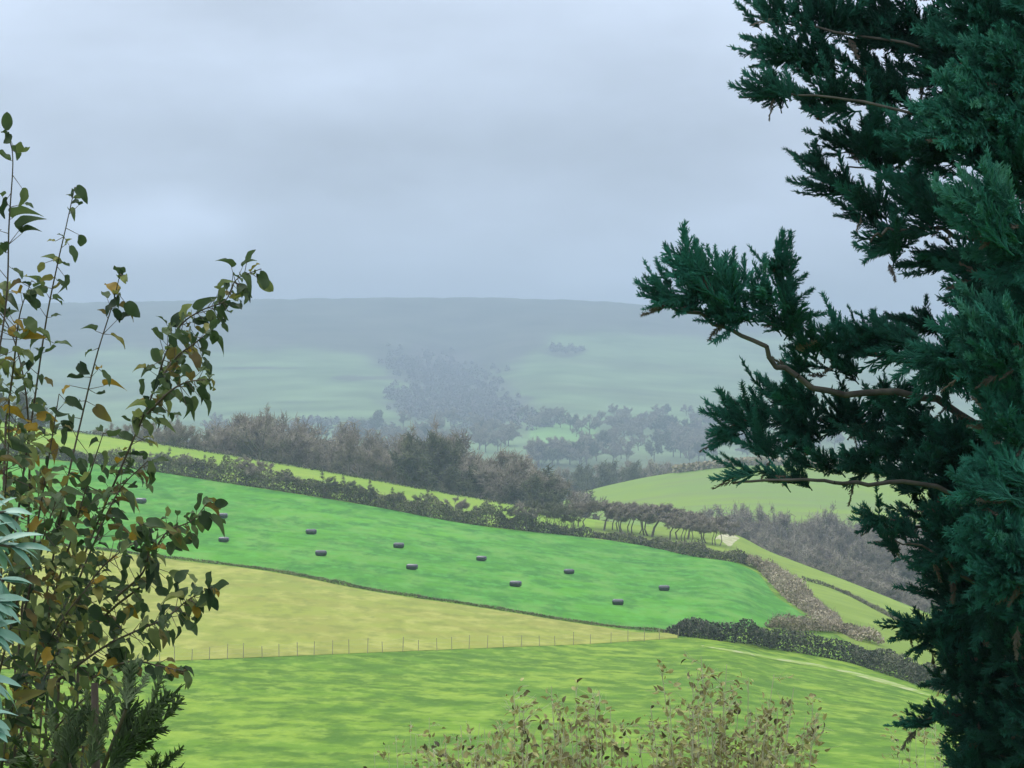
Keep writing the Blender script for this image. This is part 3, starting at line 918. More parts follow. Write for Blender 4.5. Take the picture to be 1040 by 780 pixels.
# limbs: (list of photo points from trunk outwards, distance at root, distance at tip, thickness)
limbs = [
    ([(1100, 120), (1000, 70), (900, 40), (800, 25), (760, 15)], 12.1, 12.3, .050),
    ([(1100, 200), (1000, 140), (900, 110), (820, 95), (755, 97)], 11.9, 11.7, .050),
    ([(1100, 260), (1010, 215), (930, 180), (870, 170), (820, 178)], 12.2, 12.4, .040),
    ([(1100, 300), (1030, 255), (960, 235), (905, 235), (880, 245)], 11.8, 11.6, .040),
    ([(1110, 480), (1020, 440), (930, 400), (850, 398), (800, 378), (765, 345), (700, 318), (662, 296)], 11.9, 11.4, .050),
    ([(1110, 430), (1020, 390), (950, 370), (880, 360), (830, 345), (795, 300), (795, 255)], 12.2, 11.9, .040),
    ([(1110, 500), (1010, 470), (920, 440), (850, 430), (780, 420), (730, 440)], 12.2, 12.3, .042),
    ([(1110, 540), (1010, 510), (930, 492), (860, 492), (815, 488), (760, 487), (735, 488)], 11.7, 11.3, .034),
    ([(1110, 640), (1030, 590), (970, 555), (930, 535), (895, 528)], 12.0, 11.8, .036),
    ([(1110, 640), (1040, 620), (985, 590), (950, 560), (905, 545)], 11.8, 11.6, .030),
    ([(1110, 720), (1050, 690), (990, 655), (950, 640), (925, 640)], 12.0, 11.9, .036),
    ([(1110, 800), (1050, 770), (1000, 730), (960, 725), (930, 735)], 12.0, 12.0, .034),
    ([(1110, 860), (1060, 830), (1010, 790), (975, 775)], 12.2, 12.1, .034),
    ([(1110, 60), (1040, 10), (960, -30), (860, -60)], 12.2, 12.4, .045),
]
for pts_, D0, D1, r in limbs:
    n = len(pts_)
    Pp = [P3(x, y, D0 + (D1 - D0) * i / (n - 1)) - cypO for i, (x, y) in enumerate(pts_)]
    start = trunk_at(Pp[0][2] - .15)
    Pp = [start] + Pp
    # smooth the limb
    Pp = np.array(Pp); tt = np.arange(len(Pp)); fine = np.linspace(0, len(Pp) - 1, len(Pp) * 4)
    fx = [interp(list(zip(tt, Pp[:, k])))(fine) for k in range(3)]
    Q = np.stack(fx, 1) + rng.normal(0, .008, (len(fine), 3))
    b = MB(); b.path(Q, np.linspace(r * .5, r * .12, len(Q)) * (.55 if pts_[0][1] < 300 else 1.0), 7)
    b.build('limb', M_cypbark, cyp)
tr.build('trunk', M_cypbark, cyp)

pads = [  # px, py, rx, ry, D, brightness, up bias
    (785, 12, 26, 18, 12.2, .35), (840, 20, 45, 26, 12.3, .3), (790, 50, 28, 20, 12.0, .35), (835, 60, 40, 25, 12.2, .25), (790, 92, 28, 12, 11.7, .35),
    (840, 100, 40, 22, 11.9, .3), (900, 30, 55, 40, 12.4, .25), (890, 92, 48, 32, 12.3, .2), (835, 168, 16, 12, 12.3, .3), (850, 192, 22, 16, 12.2, .3), (870, 150, 32, 18, 12.3, .2), (905, 150, 40, 35, 12.0, .35),
    (880, 215, 28, 22, 11.8, .3), (905, 245, 26, 18, 11.7, .35), (940, 215, 35, 35, 11.7, .35), (960, 70, 50, 50, 12.2, .25), (950, 150, 45, 45, 11.7, .45), (965, 262, 30, 12, 11.8, .25), (900, -35, 70, 35, 12.4, .25), (800, -30, 45, 25, 12.4, .3),
    (1000, 20, 45, 40, 11.6, .45), (985, 120, 38, 46, 11.1, .72), (1020, 70, 35, 35, 11.2, .55), (1020, 150, 35, 45, 11.2, .68), (1000, 215, 38, 34, 11.0, .80), (1025, 255, 30, 30, 11.2, .6), (985, 275, 22, 14, 11.6, .35),
    # long branch with the upturned sprays
    (676, 299, 18, 9, 11.4, .5), (700, 302, 24, 17, 11.4, .5), (702, 272, 14, 18, 11.4, .55), (735, 292, 30, 24, 11.5, .62), (745, 318, 38, 16, 11.5, .45), (775, 300, 26, 22, 11.6, .6), (790, 268, 10, 20, 11.8, .5), (800, 300, 18, 20, 11.8, .45), (795, 325, 26, 14, 11.8, .35),
    (820, 350, 26, 14, 11.9, .45), (850, 348, 30, 16, 12.0, .45), (880, 345, 28, 20, 12.0, .4), (915, 350, 34, 26, 11.9, .35), (940, 330, 24, 18, 12.2, .3), (850, 372, 28, 10, 12.0, .35), (812, 372, 20, 10, 12.0, .4), (960, 375, 35, 40, 11.6, .4), (1005, 345, 36, 42, 11.1, .66), (1020, 410, 30, 45, 11.2, .55),
    # third layer
    (738, 440, 12, 10, 12.3, .45), (762, 425, 24, 18, 12.3, .4), (785, 405, 22, 14, 12.3, .4), (815, 408, 30, 18, 12.2, .35), (775, 455, 28, 12, 12.2, .3), (815, 440, 35, 22, 12.2, .28), (860, 425, 35, 24, 12.2, .25), (900, 410, 35, 26, 12.1, .25), (830, 468, 30, 10, 12.0, .3), (755, 480, 10, 8, 11.4, .35), (800, 486, 24, 6, 11.5, .3), (875, 470, 32, 14, 11.9, .25), (905, 455, 30, 20, 11.9, .22), (940, 440, 35, 35, 11.9, .25), (930, 485, 30, 18, 11.8, .25), (975, 460, 40, 40, 11.7, .3), (1015, 490, 35, 40, 11.2, .55),
    # lower right
    (888, 528, 12, 7, 11.8, .4), (915, 540, 20, 12, 11.8, .3), (945, 520, 28, 18, 11.9, .25), (905, 553, 10, 5, 11.6, .25), (950, 560, 24, 18, 11.7, .25), (985, 545, 35, 40, 11.7, .3), (1020, 570, 32, 45, 11.2, .6), (965, 600, 20, 28, 12.0, .3), (995, 620, 38, 40, 11.9, .25),
    (925, 634, 10, 8, 11.9, .3), (945, 645, 20, 16, 11.9, .28), (965, 660, 24, 18, 11.9, .25), (1000, 680, 36, 34, 11.9, .18), (1030, 650, 25, 45, 11.6, .25), (965, 690, 18, 10, 12.0, .25), (955, 728, 22, 8, 12.0, .3), (935, 735, 9, 4, 12.0, .35), (985, 735, 26, 20, 12.0, .2), (1020, 745, 30, 35, 11.9, .2), (1000, 780, 34, 22, 12.0, .2), (1030, 810, 30, 25, 12.0, .2), (985, 775, 14, 10, 12.1, .25),
    # beyond the frame, so that the tree is whole from one step aside
    (1060, 40, 40, 60, 11.6, .4), (1065, 160, 40, 60, 11.3, .45), (1060, 300, 40, 60, 11.3, .45), (1065, 440, 40, 60, 11.4, .4), (1060, 580, 40, 60, 11.5, .4), (1065, 720, 40, 60, 11.7, .3), (1140, 100, 50, 90, 11.6, .4), (1140, 320, 50, 100, 11.5, .4), (1140, 560, 50, 100, 11.5, .35), (1140, 760, 50, 80, 11.7, .3),
    (1040, 120, 45, 90, 12.7, .15), (1030, 330, 45, 90, 12.7, .15), (1040, 560, 45, 100, 12.7, .15), (1050, 740, 45, 80, 12.7, .15), (1000, -40, 60, 35, 12.2, .3), (1100, -60, 60, 40, 12.2, .3),
    (1200, 60, 60, 50, 12.0, .35), (1270, 120, 55, 40, 12.1, .35), (1210, 200, 60, 55, 11.9, .4), (1300, 260, 60, 40, 12.2, .35), (1220, 330, 65, 55, 12.0, .4), (1330, 390, 60, 45, 12.1, .35), (1240, 460, 70, 55, 12.0, .4), (1340, 520, 60, 45, 12.2, .35), (1230, 600, 70, 60, 12.0, .35), (1320, 660, 60, 45, 12.1, .35), (1220, 740, 70, 60, 12.0, .3), (1200, -60, 60, 50, 12.1, .3), (1110, -150, 60, 60, 12.0, .35), (1110, -260, 45, 70, 12.0, .4),
]
cr = MB(); dead = MB()
pos, dirs, sc, ti = [], [], [], []
dpos, ddir, dsc = [], [], []
tpos, tdir, tsc, tti = [], [], [], []
for (px, py, rx, ry, D, br) in pads:
    c = P3(px, py, D) - cypO
    k = D / F
    if px < 965: rx *= .80; ry *= .78
    n = int(4 + rx * ry / (27.0 if px > 965 else 33.0))
    u = rdirs(n) * (rng.uniform(0, 1, (n, 1)) ** .5)
    depth = np.sqrt(rx * ry) * .85
    dpad = np.array([-.55, -.12, .38]) + rng.normal(0, .28, 3)
    off = u * np.array([rx, depth, ry]) * k * .95
    p = c + off
    out = u * np.array([1, .8, 1.0])
    d = out * .55 + dpad + rng.normal(0, .20, (n, 3))
    d /= np.linalg.norm(d, axis=1, keepdims=True)
    s = rng.uniform(.15, .33, n) * min(1.0, .55 + math.sqrt(rx * ry) / 60.)
    pos.append(p - d * s[:, None] * .45); dirs.append(d); sc.append(s)
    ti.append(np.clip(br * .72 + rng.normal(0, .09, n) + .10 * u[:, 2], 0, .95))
    if px < 975:
        k3 = 3 + int(rx * ry / 300)
        u3 = rdirs(k3) * np.array([1, .8, 1]); u3[:, 0] -= .25; u3[:, 2] += .2
        d3 = u3 * .7 + dpad * 1.0 + rng.normal(0, .12, (k3, 3)); d3 /= np.linalg.norm(d3, axis=1, keepdims=True)
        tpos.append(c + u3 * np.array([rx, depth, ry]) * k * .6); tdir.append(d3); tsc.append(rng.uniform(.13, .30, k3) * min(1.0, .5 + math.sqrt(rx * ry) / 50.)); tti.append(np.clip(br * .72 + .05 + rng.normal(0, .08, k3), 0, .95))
    nd = max(1, n // 12)
    dp = c + rdirs(nd) * np.array([rx, depth, ry]) * k * .8 - np.array([0, 0, ry * k * .8])
    dpos.append(dp); dd = rdirs(nd) + np.array([-.4, 0, -.5]); ddir.append(dd); dsc.append(rng.uniform(.08, .16, nd))
# pointed upright sprays on the long branch and at the silhouette (photo tips)
for (x0, y0, x1, y1, D, br) in ((706, 300, 692, 230, 11.4, .6), (712, 290, 703, 245, 11.4, .6), (735, 290, 716, 252, 11.4, .6), (745, 285, 744, 252, 11.5, .6), (757, 285, 756, 258, 11.5, .65), (735, 305, 672, 262, 11.4, .55),
                                (690, 305, 646, 288, 11.4, .5), (700, 312, 648, 302, 11.4, .5), (786, 290, 797, 236, 11.8, .5), (792, 285, 803, 236, 11.8, .5), (795, 285, 812, 262, 11.8, .45), (795, 300, 820, 279, 11.8, .45), (800, 312, 826, 294, 11.8, .45), (800, 322, 838, 317, 11.8, .4), (770, 290, 775, 258, 11.6, .6),
                                (790, 100, 742, 90, 11.7, .4), (800, 95, 752, 100, 11.7, .4), (775, 30, 745, 5, 12.2, .4), (790, 45, 752, 40, 12.1, .4), (840, 195, 800, 185, 12.2, .35), (835, 170, 805, 160, 12.3, .35), (880, 345, 872, 318, 12.0, .4), (905, 340, 897, 320, 12.0, .4), (940, 330, 942, 300, 12.2, .3),
                                (760, 430, 712, 420, 12.3, .45), (755, 440, 722, 455, 12.3, .4), (770, 482, 724, 490, 11.3, .4), (935, 640, 915, 640, 11.9, .35), (960, 728, 918, 738, 12.0, .35), (950, 722, 928, 718, 12.0, .35)):
    a = P3(x0, y0, D) - cypO; b = P3(x1, y1, D) - cypO
    pos.append(a[None]); dirs.append((b - a)[None]); sc.append(np.array([np.linalg.norm(b - a)])); ti.append(np.array([br * .75]))
pos = np.concatenate(pos); dirs = np.concatenate(dirs); sc = np.concatenate(sc); ti = np.concatenate(ti)
wh = rng.integers(0, len(sprays), len(pos))
for k in range(len(sprays)):
    s = wh == k
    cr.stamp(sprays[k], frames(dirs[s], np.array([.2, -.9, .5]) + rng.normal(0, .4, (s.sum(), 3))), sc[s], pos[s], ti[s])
tpos, tdir, tsc, tti = map(np.concatenate, (tpos, tdir, tsc, tti))
wh = rng.integers(0, 5, len(tpos))
for k in range(5):
    s = wh == k
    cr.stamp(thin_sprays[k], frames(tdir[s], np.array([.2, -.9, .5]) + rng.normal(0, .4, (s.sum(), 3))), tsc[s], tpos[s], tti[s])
dpos = np.concatenate(dpos); ddir = np.concatenate(ddir); dsc = np.concatenate(dsc)
wh = rng.integers(0, 2, len(dpos))
for k in range(2):
    s = wh == k
    dead.stamp(dead_sprays[k], frames(ddir[s]), dsc[s], dpos[s], rng.uniform(.2, .9, s.sum()))
print('cypress sprays', len(pos), 'verts', cr.n)
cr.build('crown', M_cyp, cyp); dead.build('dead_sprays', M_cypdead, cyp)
tag(cyp, 'tall dark blue-green cypress filling the right edge of the view', 'cypress tree')


# ------------------------------------------------------------------ broad-leaved shrub on the left
def leaf_tmpl(w=.36, fold=.25, curl=.35, n=9, wav=.03):
    V = []; 
    for i in range(n + 1):
        t = i / n
        hw = w * (math.sin(math.pi * min(1, (t * .95 + .03) ** .85)) ** .7)
        if i == n: hw = .01
        z = -curl * t * t
        V += [[t, -hw, z + fold * hw + wav * math.sin(t * 11)], [t, 0, z], [t, hw, z + fold * hw + wav * math.cos(t * 9)]]
    Q = []
    for i in range(n):
        a = i * 3
        Q += [[a, a + 1, a + 4, a + 3], [a + 1, a + 2, a + 5, a + 4]]
    return np.array(V), None, np.array(Q)


leafs = [leaf_tmpl(.29, .45, .40, wav=.07), leaf_tmpl(.34, .8, .65, wav=.09), leaf_tmpl(.34, 1.3, .95, wav=.10), leaf_tmpl(.35, .35, .25, wav=.08), leaf_tmpl(.32, 1.0, -.5, wav=.09)]
LD = 7.6
shrub = empty('leafy_shrub', (*(at(10, 390, LD)[:2]), -6.9)); shO = np.array(shrub.location)
lv = MB()
stems = [  # photo points tip -> base, leaf spacing px, leaf size px, distance
    ([(9, 135), (13, 165), (9, 230), (6, 310), (-10, 420), (-25, 600)], 17, 27, 7.5),
    ([(76, 190), (66, 235), (58, 270), (47, 325), (36, 400), (24, 480), (8, 600)], 21, 21, 7.7),
    ([(122, 278), (114, 310), (98, 362), (84, 420), (66, 500), (48, 600), (30, 700)], 18, 24, 7.4),
    ([(265, 273), (240, 284), (229, 305), (205, 315), (184, 330), (168, 360), (155, 400), (136, 445), (108, 510), (72, 600), (45, 690)], 8.5, 23, 7.2),
    ([(212, 385), (190, 388), (172, 398), (150, 420)], 9, 22, 7.2),
    ([(215, 335), (196, 350), (180, 362), (163, 385)], 9, 22, 7.3),
    ([(213, 507), (196, 528), (170, 540), (158, 560), (148, 590), (118, 615), (80, 650)], 11, 25, 7.0),
    ([(140, 530), (150, 550), (146, 580), (120, 605)], 12, 25, 7.1),
    ([(213, 597), (190, 610), (168, 628), (140, 640), (104, 658), (60, 690)], 8, 25, 6.9),
    ([(186, 682), (160, 676), (130, 672), (90, 690)], 13, 22, 7.0),
    ([(32, 285), (20, 320), (14, 370), (6, 430)], 15, 24, 7.8),
    ([(-20, 300), (8, 330), (25, 390), (30, 470), (28, 560)], 18, 25, 7.9),
    ([(105, 440), (92, 480), (75, 540), (50, 620)], 14, 24, 7.6),
    ([(150, 468), (120, 500), (92, 560), (60, 640)], 13, 23, 7.5),
    ([(60, 400), (52, 450), (40, 520), (22, 620)], 14, 24, 7.6),
    ([(10, 400), (8, 460), (2, 540), (-8, 640)], 13, 26, 7.4),
    ([(95, 590), (70, 620), (45, 660), (15, 720)], 11, 25, 7.2),
    ([(130, 555), (105, 575), (80, 610), (50, 670)], 12, 24, 7.2),
    ([(60, 500), (40, 560), (20, 640)], 12, 26, 7.3),
    ([(30, 560), (15, 620), (-5, 700)], 11, 26, 7.2),
    ([(110, 690), (80, 715), (50, 750), (30, 800)], 11, 24, 7.0),
    ([(60, 660), (40, 700), (15, 760)], 10, 25, 7.0),
    ([(25, 680), (10, 730), (0, 790)], 10, 26, 7.0),
    ([(80, 740), (55, 770), (40, 810)], 10, 24, 7.0),
]
tws = []
lp, ld, ls, lt = [], [], [], []
for si, (pts_, sp, sz, D) in enumerate(stems):
    n = len(pts_)
    Pp = np.array([at(x, y, D + .12 * i + rng.normal(0, .03)) - shO for i, (x, y) in enumerate(pts_)])
    tt = np.arange(n); fine = np.linspace(0, n - 1, n * 5)
    Q = np.stack([interp(list(zip(tt, Pp[:, k])))(fine) for k in range(3)], 1)
    # carry the stem on down to the ground
    base = np.array([rng.normal(-.1, .25), rng.normal(.5, .2), -.1])
    low = Q[-1]
    ext = np.array([low + (base - low) * t + np.array([0, 0, -.25 * math.sin(t * 3.14)]) for t in np.linspace(.1, 1, 8)])
    if si in (4, 5, 7): ext = Q[-1:] + np.array([[0, 0, -.002]])
    Qa = np.concatenate([Q, ext]); r = np.concatenate([np.linspace(.0014, .0045, len(Q)), np.linspace(.0045, .011, len(ext))])
    b = MB(); b.path(Qa, r, 5); b.build('stem', M_stem, shrub)
    L = np.concatenate([[0], np.cumsum(np.linalg.norm(np.diff(Q, axis=0), axis=1))])
    s = 0.0; side = 1
    while s < L[-1]:
        p = np.array([np.interp(s, L, Q[:, k]) for k in range(3)])
        q = np.array([np.interp(min(s + .02, L[-1]), L, Q[:, k]) for k in range(3)])
        tan = p - q; tan /= (np.linalg.norm(tan) + 1e-9)
        for _ in range(rng.integers(1, 4)):
            out = np.cross(tan, [0, -1., 0]) * side + np.array([0, rng.normal(0, .7), 0])
            d = tan * rng.uniform(-.2, .9) + out * rng.uniform(.2, 1.0) + np.array([.12, 0, rng.uniform(-.7, .35)])
            tl = rng.uniform(.05, .95) * sz * D / F * (.35 if s < .05 else 1.0); dn = d / np.linalg.norm(d); kk = dn + rng.normal(0, .35, 3); pe = p + (dn * .5 + kk * .5) * tl
            tws.append((p, pe)); lp.append(pe); ld.append(d + rng.normal(0, .3, 3)); ls.append(sz * rng.uniform(.35, .84) * D / F)
            yel = rng.random()
            t = rng.normal(.25, .16)
            if yel < .08: t = rng.uniform(.8, .9)
            elif yel < .15: t = rng.uniform(.66, .8)
            elif yel < .18: t = .98
            if si in (0, 11, 10) and p[2] + shO[2] < .3: t += .2
            lt.append(np.clip(t, 0, 1)); side = -side
        s += sp * rng.uniform(.5, 1.3) * D / F
tb = MB(); tb.segs([t[0] for t in tws], [t[1] for t in tws], .0014, .0008, 4); tb.build('twigs', M_stem, shrub)
# loose inner leaves filling the lower left
n = 1150
fx = rng.uniform(-90, 130, n) ; fy = 430 + 380 * rng.uniform(0, 1, n) ** .75
keep = fx < np.interp(fy, [430, 500, 600, 700, 800], [30, 70, 85, 100, 110]) + rng.normal(0, 14, n)
fx, fy = fx[keep], fy[keep]
for x, y in zip(fx, fy):
    D = rng.uniform(7.2, 8.4); lp.append(at(x, y, D) - shO); ld.append(rdirs(1)[0] + np.array([.3, 0, -.3])); ls.append(rng.uniform(7, 17) * D / F)
    t = rng.normal(.56, .16); lt.append(np.clip(t if rng.random() > .12 else rng.uniform(.7, .95), 0, 1))
lp, ld, ls, lt = np.array(lp), np.array(ld), np.array(ls), np.array(lt)
wh = rng.integers(0, len(leafs), len(lp))
for k in range(len(leafs)):
    s = wh == k
    up_ = np.array([0, -.45, .9]) + rng.normal(0, .35, (s.sum(), 3))
    M = frames(ld[s], up_)
    lv.stamp(leafs[k], M, ls[s], lp[s], lt[s])
lo_ = lv.build('foliage', M_leaf, shrub, True); tag(lo_, kind='stuff')
tag(shrub, 'tall shrub with dark curled leaves at the left edge', 'shrub')

# pale lance-leaved shrub at the far left edge
lance = [leaf_tmpl(.15, .4, .25, 7, .01), leaf_tmpl(.13, .3, .45, 7, .01)]
PD = 5.2
pale = empty('pale_shrub', (*(at(-70, 390, PD)[:2]), -6.6)); paO = np.array(pale.location)
lp, ld, ls, lt = [], [], [], []
for si, (x, y, ang) in enumerate(((6, 520, .1), (14, 556, -.2), (2, 590, -.3), (-4, 612, -.2), (-6, 640, 0), (-12, 690, -.3), (-16, 735, -.4), (-25, 560, .3), (-30, 620, .2), (-40, 700, .2), (-25, 500, .6), (-30, 780, 0))):
    D = PD + rng.normal(0, .12)
    tip = at(x, y, D) - paO
    base = np.array([rng.normal(0, .08), rng.normal(0, .08), 0.])
    dirn = np.array([math.cos(ang), rng.normal(0, .3), math.sin(ang)]); dirn /= np.linalg.norm(dirn)
    k1 = tip - dirn * .14; k2 = np.array([k1[0] - .12, k1[1], k1[2] - .45])
    pts_ = np.array([base, base * .5 + k2 * .5 + [0, 0, -.1], k2, k1, tip])
    b = MB(); b.path(pts_, [.016, .010, .007, .005, .003], 6); b.build('stem', M_stem, pale)
    for j in range(16):
        f = j / 15
        p = tip - dirn * .11 * (1 - f)
        d = dirn * (.3 + .8 * f) + rdirs(1)[0] * (1.0 - .35 * f)
        lp.append(p); ld.append(d); ls.append(rng.uniform(34, 56) * PD / F * (1 - .25 * f)); lt.append(np.clip(rng.normal(.45, .2), 0, 1))
lp, ld, ls, lt = map(np.array, (lp, ld, ls, lt))
m = MB(); wh = rng.integers(0, 2, len(lp))
for k in range(2):
    s = wh == k
    m.stamp(lance[k], frames(ld[s], np.array([0, -.4, .9]) + rng.normal(0, .2, (s.sum(), 3))), ls[s], lp[s], lt[s])
tag(m.build('foliage', M_pale, pale, True), kind='stuff')
tag(pale, 'shrub with pale bluish lance-shaped leaves at the left frame edge', 'shrub')

# feathery conifer tips at the bottom left
con = empty('feathery_conifer', (*(at(90, 390, 6.6)[:2]), -6.8)); coO = np.array(con.location)
M_con = mat_tint('feathery_needles', [(0, (.022, .040, .016)), (.5, (.05, .08, .03)), (1, (.09, .13, .05))], .7, .1, None, .3)
m = MB(); tr2 = MB(); 
tr2.path([[0, .1, 0], [.0, .1, 2], [.02, .1, 4.2], [0, .1, 5.9]], [.06, .05, .035, .01], 8)
p_, d_, s_ = [], [], []
for (x0, y0, x1, y1) in ((105, 790, 175, 690), (115, 790, 132, 672), (120, 770, 180, 715), (100, 800, 190, 772), (90, 790, 95, 700), (70, 800, 60, 715), (128, 720, 150, 675), (30, 810, 30, 750), (140, 800, 175, 755), (70, 775, 100, 720)):
    a = at(x0, y0, 6.6 + rng.normal(0, .1)) - coO; b_ = at(x1, y1, 6.6 + rng.normal(0, .1)) - coO
    tr2.segs([np.array([0, .1, a[2] - .25])], [a], .008, .005, 5)
    for f in (0, .30):
        p_.append(a + (b_ - a) * f); d_.append((b_ - a) + rdirs(1)[0] * .06); s_.append(np.linalg.norm(b_ - a) * (1 - f) * .95)
p_, d_, s_ = map(np.array, (p_, d_, s_)); wh = rng.integers(0, 5, len(p_))
for k in range(5):
    s = wh == k
    m.stamp(thin_sprays[k], frames(d_[s], np.array([0, -1., .3])), s_[s], p_[s], np.clip(rng.normal(.45, .2, s.sum()), 0, 1))
tr2.build('trunk', M_stem, con); m.build('crown', M_con, con)
tag(con, 'olive feathery conifer tips poking up at the bottom left', 'conifer')


# ------------------------------------------------------------------ saplings and weeds along the bottom
sleaf = [leaf_tmpl(.30, .4, .3, 4, .02), leaf_tmpl(.26, .8, .5, 4, .03)]


def sapling(name, root_px, D, tips, leaf_px, leaf_n, label, cat, smat, lmat, spread=7, r=.006, lo_t=.15):
    b0 = at(root_px, 390, D)
    gz = float(np.interp(D, [8, 16, 28, 42], [-6.9, -9.2, -13.2, -16.5]))
    root = empty(name, (b0[0], b0[1], gz)); O = np.array(root.location)
    lp, ld, ls, lt = [], [], [], []
    tw = MB()
    for (x, y) in tips:
        dd = D + rng.normal(0, .35)
        tip = at(x, y, dd) - O
        base = np.array([rng.normal(0, .06), rng.normal(0, .06), -.1])
        mid = np.array([tip[0] * .35 + rng.normal(0, .04), tip[1] * .4, tip[2] * .55])
        m2 = np.array([tip[0] * .75 + rng.normal(0, .04), tip[1] * .8, tip[2] * .82])
        tt = np.arange(4); fine = np.linspace(0, 3, 18); Pp = np.array([base, mid, m2, tip])
        Q = np.stack([interp(list(zip(tt, Pp[:, k])))(fine) for k in range(3)], 1)
        b = MB(); b.path(Q, np.linspace(r * 2.2, r * .35, len(Q)), 5); b.build('stem', smat, root)
        for j in range(leaf_n):
            f = rng.uniform(.80, 1.0) if spread else rng.uniform(.8, 1)
            p = np.array([np.interp(f * 3, fine, Q[:, k]) for k in range(3)])
            d = rdirs(1)[0] * .8 + (tip - m2) / np.linalg.norm(tip - m2) * .6; d /= np.linalg.norm(d)
            L = rng.uniform(.5, 1.6) * spread * D / F * 2
            e = p + d * L
            tw.segs([p], [e], r * .35, r * .2, 3)
            for q in range(5):
                g = p + (e - p) * rng.uniform(.2, 1); dq = d + rdirs(1)[0] * .9; tw.segs([g], [g + dq * L * rng.uniform(.3, .6)], r * .22, r * .08, 3)
            for q in range(3):
                lp.append(p + (e - p) * (.35 + .3 * q) + rng.normal(0, .02, 3)); ld.append(d + rdirs(1)[0] * .9); ls.append(leaf_px * rng.uniform(.6, 1.3) * D / F); lt.append(np.clip(rng.normal(.45, .25), 0, 1))
    if tw.n: tw.build('twigs', smat, root)
    if lp and leaf_px:
        lp, ld, ls, lt = map(np.array, (lp, ld, ls, lt)); wh = rng.integers(0, 2, len(lp)); m = MB()
        for k in range(2):
            s = wh == k
            m.stamp(sleaf[k], frames(ld[s]), ls[s], lp[s], lt[s])
        tag(m.build('foliage', lmat, root, True), kind='stuff')
    return tag(root, label, cat)


tips = [(712, 668), (704, 690), (738, 676), (722, 700), (760, 690), (786, 686), (806, 700), (826, 706), (818, 730), (790, 720), (768, 722), (750, 715), (735, 735), (700, 720), (680, 708), (672, 680), (690, 745), (660, 735), (770, 750), (810, 755), (725, 755), (745, 765), (680, 765), (650, 760), (792, 765)]
sapling('olive_sapling', 728, 17, tips + [(x + random.uniform(-14, 14), y + random.uniform(8, 45)) for x, y in tips], 6.5, 15, 'olive-leaved sapling with thin upright stems at the bottom centre right', 'sapling', M_ostem, M_oleaf)
tips = [(585, 700), (572, 715), (597, 722), (609, 702), (620, 720), (632, 735), (560, 698), (566, 735), (590, 745), (612, 748), (640, 750), (550, 745)]
sapling('twiggy_shrub', 598, 17.5, tips + [(x + random.uniform(-12, 12), y + random.uniform(8, 35)) for x, y in tips], 7, 11, 'twiggy grey-olive shrub just left of the olive sapling', 'shrub', M_ptwig, M_oleaf)
tips = [(452, 746), (468, 738), (478, 752), (440, 760), (522, 702), (527, 722), (510, 735), (535, 738), (492, 742), (500, 755), (520, 755), (545, 755), (482, 760)]
sapling('leafy_weed', 515, 17.2, tips + [(x + random.uniform(-12, 12), y + random.uniform(10, 30)) for x, y in tips], 7, 11, 'low yellowish-olive leafy shrub with a tall bare twig at the bottom', 'shrub', M_ptwig, M_oleaf)
tips = [(395, 758), (402, 748), (380, 765), (417, 734), (422, 748), (436, 730), (441, 752), (430, 765), (410, 765), (455, 762), (487, 736), (470, 758)]
sapling('dry_stalks', 435, 17.4, tips, 5.5, 6, 'sparse dry pale stalks at the bottom left of centre', 'dry stalks', M_ptwig, M_oleaf, 5, .004)
tips = [(925, 722), (938, 712), (950, 725), (962, 715), (975, 728), (985, 712), (930, 745), (955, 748), (975, 755), (992, 740), (912, 752)]
sapling('dry_shrub', 955, 16.5, tips, 5, 8, 'dry straw-coloured twiggy shrub below the cypress branches', 'shrub', M_ptwig, M_oleaf, 7, .004)

# ------------------------------------------------------------------ haze
hb = MB()
x0, x1, y0, y1, z0, z1 = -3700, 3700, -400, 4300, -82.5, 147
V = np.array([[x, y, z] for z in (z0, z1) for y in (y0, y1) for x in (x0, x1)], float)
hb.add(V, quads=[[0, 2, 3, 1], [4, 5, 7, 6], [0, 1, 5, 4], [2, 6, 7, 3], [0, 4, 6, 2], [1, 3, 7, 5]])
M_haze = bpy.data.materials.new('haze_air'); M_haze.use_nodes = True
nt = M_haze.node_tree; nt.nodes.clear()
out = nt.nodes.new('ShaderNodeOutputMaterial'); pv = nt.nodes.new('ShaderNodeVolumePrincipled')
pv.inputs['Color'].default_value = (.435, .53, .675, 1)
pv.inputs['Density'].default_value = .00038
pv.inputs['Anisotropy'].default_value = 0.0
nt.links.new(pv.outputs[0], out.inputs['Volume'])
tag(hb.build('haze', M_haze), 'thin blue-grey mist filling the valley air', 'haze', kind='stuff')

# ------------------------------------------------------------------ world and light
W = bpy.data.worlds.new('World'); SC.world = W; W.use_nodes = True
nt = W.node_tree; N = nt.nodes; LK = nt.links
bg = N['Background']; bg.inputs['Strength'].default_value = .1
SUN_EL, SUN_AZ = math.radians(52), math.radians(-35)       # azimuth from +Y, negative = left
sky = N.new('ShaderNodeTexSky'); sky.sky_type = 'NISHITA'; sky.sun_disc = False
sky.sun_elevation = SUN_EL; sky.sun_rotation = SUN_AZ; sky.air_density = 1.2; sky.dust_density = 2.0
tc = N.new('ShaderNodeTexCoord')
sep = N.new('ShaderNodeSeparateXYZ'); LK.new(tc.outputs['Generated'], sep.inputs[0])


def math_(op, a, b=None, clamp=False):
    n = N.new('ShaderNodeMath'); n.operation = op; n.use_clamp = clamp
    for i, v in enumerate((a, b)):
        if v is None: continue
        if isinstance(v, (int, float)): n.inputs[i].default_value = v
        else: LK.new(v, n.inputs[i])
    return n.outputs[0]


